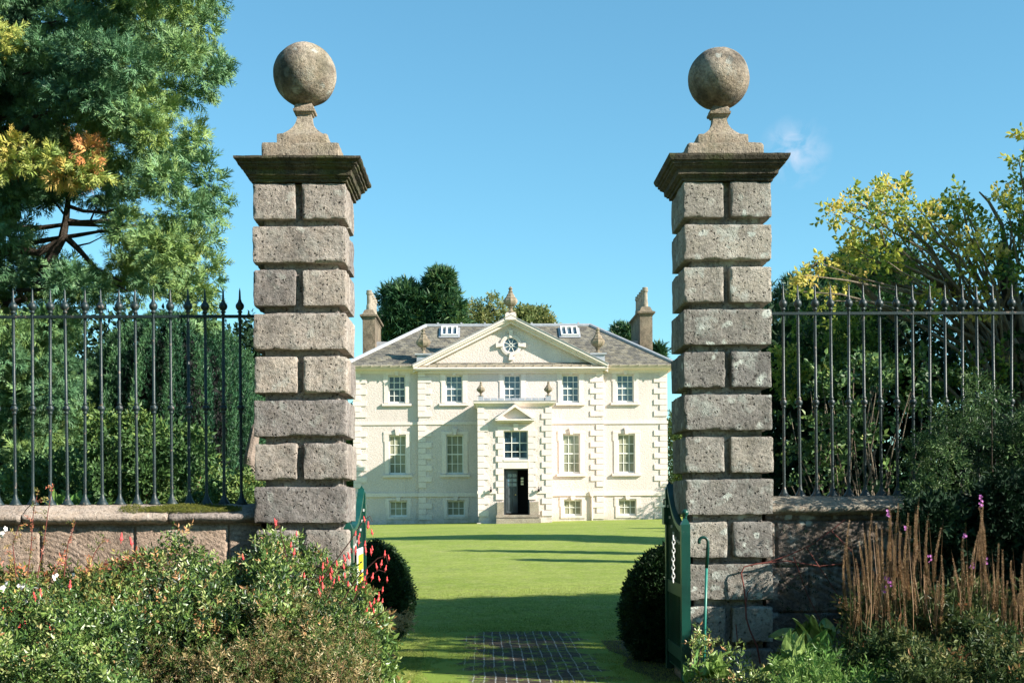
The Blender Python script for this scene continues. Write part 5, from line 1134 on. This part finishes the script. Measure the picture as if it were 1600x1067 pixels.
for lab, tops, pk, (xa, xb) in sets:
    root, _p = border('loosestrife', lab, xa, xb, 8.7, 9.7, [1300,1330,1400,1470,1500,1560,1640], [1010,950,925,945,925,935,930], 1900, NAR, .15, MF_lyth, .42, .22, stems=40, cat='plant', smat=M_rstem, deep=.9)
    for px, py in tops:
        D = rr.uniform(8.9, 9.5); k_ = rr.randrange(5); L = .34+.05*k_; q_ = P(px, py, D); o = bpy.data.objects.new('seed_spike', SPK[k_]); link(o, root, (q_.x, D, q_.z-L)); o.rotation_euler = (rr.uniform(-.06, .06), rr.uniform(-.08, .08), rr.uniform(0, 6))
    for px, py in pk:
        for _ in range(5):
            q_ = P(px+rr.uniform(-3, 3), py+rr.uniform(-4, 6), 9.1); o = bpy.data.objects.new('blossom', me_p); link(o, root, q_); o.rotation_euler = (rr.uniform(-1, 1), rr.uniform(-1, 1), 0)
border('herb_mound', 'bright feathery green foliage along the bottom edge on the right', 1205, 1440, 7.9, 8.9, [1190,1240,1330,1380,1440], [1050,1042,1035,1028,1060], 1600, NAR, .12, MF_bright, .75, .15, stems=10, cat='plant', deep=.9)
border('dark_herbs', 'dark low leafy growth under the right seed spikes', 1400, 1640, 7.9, 8.8, [1400,1500,1640], [1010,985,985], 1500, SPB, .12, MF_lyth, .35, .22, stems=10, cat='plant', deep=.9)
border('herb_tuft', 'small leafy tuft between the gate and the right pier', 1075, 1215, 9.6, 10.8, [1070,1110,1160,1215], [1010,1000,1025,1025], 340, SPB, .12, MF_fuch, .62, .2, stems=12, cat='plant', deep=.95, zmin=.03)
rosette('hosta', 'bright green broad leaved hosta at the foot of the right wall', P(1262, 1050, 9.3), 34, .26, .5, MF_bright, 60, .75)
rosette('hosta', 'broad leaved plant low beside the hooked pole', P(1105, 1062, 10.3), 20, .22, .5, MF_bright, 60, .7)
rosette('hosta', 'dark large leaved plant against the right wall in shade', P(1262, 1010, 10.6), 26, .26, .6, MF_fuch, 60, .35)
rosette('pale_herb', 'pale leaved plant at the bottom edge left of the seed spikes', P(1310, 1045, 9.3), 30, .2, .4, MF_bright, 60, .8)
# climber on the right pier and wall
root = thing('climber', 'bare reddish climbing stem looping over the right pier and wall', 'climber', tuple(P(1187, 1035, 11.0))); D = 11.02
limbs('stem', M_rstem, root, [([tuple(P(a[0], a[1], D)) for a in pts], r0, r1) for pts, r0, r1 in (
    ([(1188,1036),(1183,1010),(1172,985),(1166,965),(1165,940),(1162,915),(1158,895),(1163,885),(1180,881),(1200,878),(1230,868),(1270,850),(1320,812)], .008, .005), ([(1166,940),(1168,925),(1174,918)], .005, .003), ([(1150,975),(1152,1000),(1148,1030)], .005, .003),
    ([(1190,880),(1230,876),(1280,884),(1320,880)], .006, .004), ([(1260,855),(1290,900),(1330,960)], .005, .003), ([(1240,870),(1262,930),(1290,985)], .005, .003), ([(1300,830),(1330,860),(1350,900)], .005, .003))])
pos = np.array([P(rr.uniform(1215, 1420), rr.uniform(830, 960), 11.0) for _ in range(120)]); V, F, T = multi(SPB, pos, rng.normal(size=(120, 3))+np.array([0, -.8, .2]), np.full(120, .07), .25+rng.normal(size=120)*.15); big('foliage', V, F, MF_dark, root, T)

# --- grass blades on the near lawn
n = 190000; yy = 10.8+13*rng.random(n)**1.7; xx = rng.uniform(-.9, 2.0, n)+(yy-12)*rng.uniform(-.12, .16, n)
m_ = (rng.random(n) < 1.15*(1-(yy-10.8)/13.0)**.8) & ~((xx > -.5+.06*np.sin(yy*3)) & (xx < 1.3) & (yy < 15.6) & (vnoise(np.stack([xx, yy, xx*0], -1), 4, 2) < .42-.9*np.abs(xx-.45)**3)); xx, yy = xx[m_], yy[m_]; n = len(xx)
pos = np.stack([xx, yy, gz(xx, yy)], -1); Tg = (np.array([(-.12, 0, 0), (.12, 0, 0), (.05, .6, .08), (0, 1, .25)]), np.array([(0, 1, 2, 3)]), np.zeros(4))
V, F, T = scatter(Tg, pos, np.tile([0, 0, 1.], (n, 1))+rng.normal(size=(n, 3))*.8, rng.uniform(.010, .028, n), .5+.28*vnoise(pos, 2.6, 3)+rng.normal(size=n)*.15)
o = big('lawn_blades', V, F, MF_grass, None, T); props(o, 'short grass blades of the near lawn inside the gateway', 'grass', kind='stuff')

GR = {'gate_pier': 'gate piers', 'garden_wall': 'garden walls beside the gateway', 'iron_railing': 'railings on the garden walls', 'garden_gate': 'leaves of the garden gate', 'box_bush': 'clipped box bushes inside the gate',
      'loosestrife': 'loosestrife clumps in the right border', 'poplar_tree': 'slender trees along the lawn', 'lime_tree': 'lime trees', 'conifer': 'conifers behind the house', 'pine_tree': 'pines beyond the right railing', 'hosta': 'broad leaved plants in the right border', 'leafy_shrub': 'shrubs behind the left railing'}
for o in list(C.objects):
    b_ = o.name.split('.')[0]
    if o.parent is None and b_ in GR: o['group'] = GR[b_]
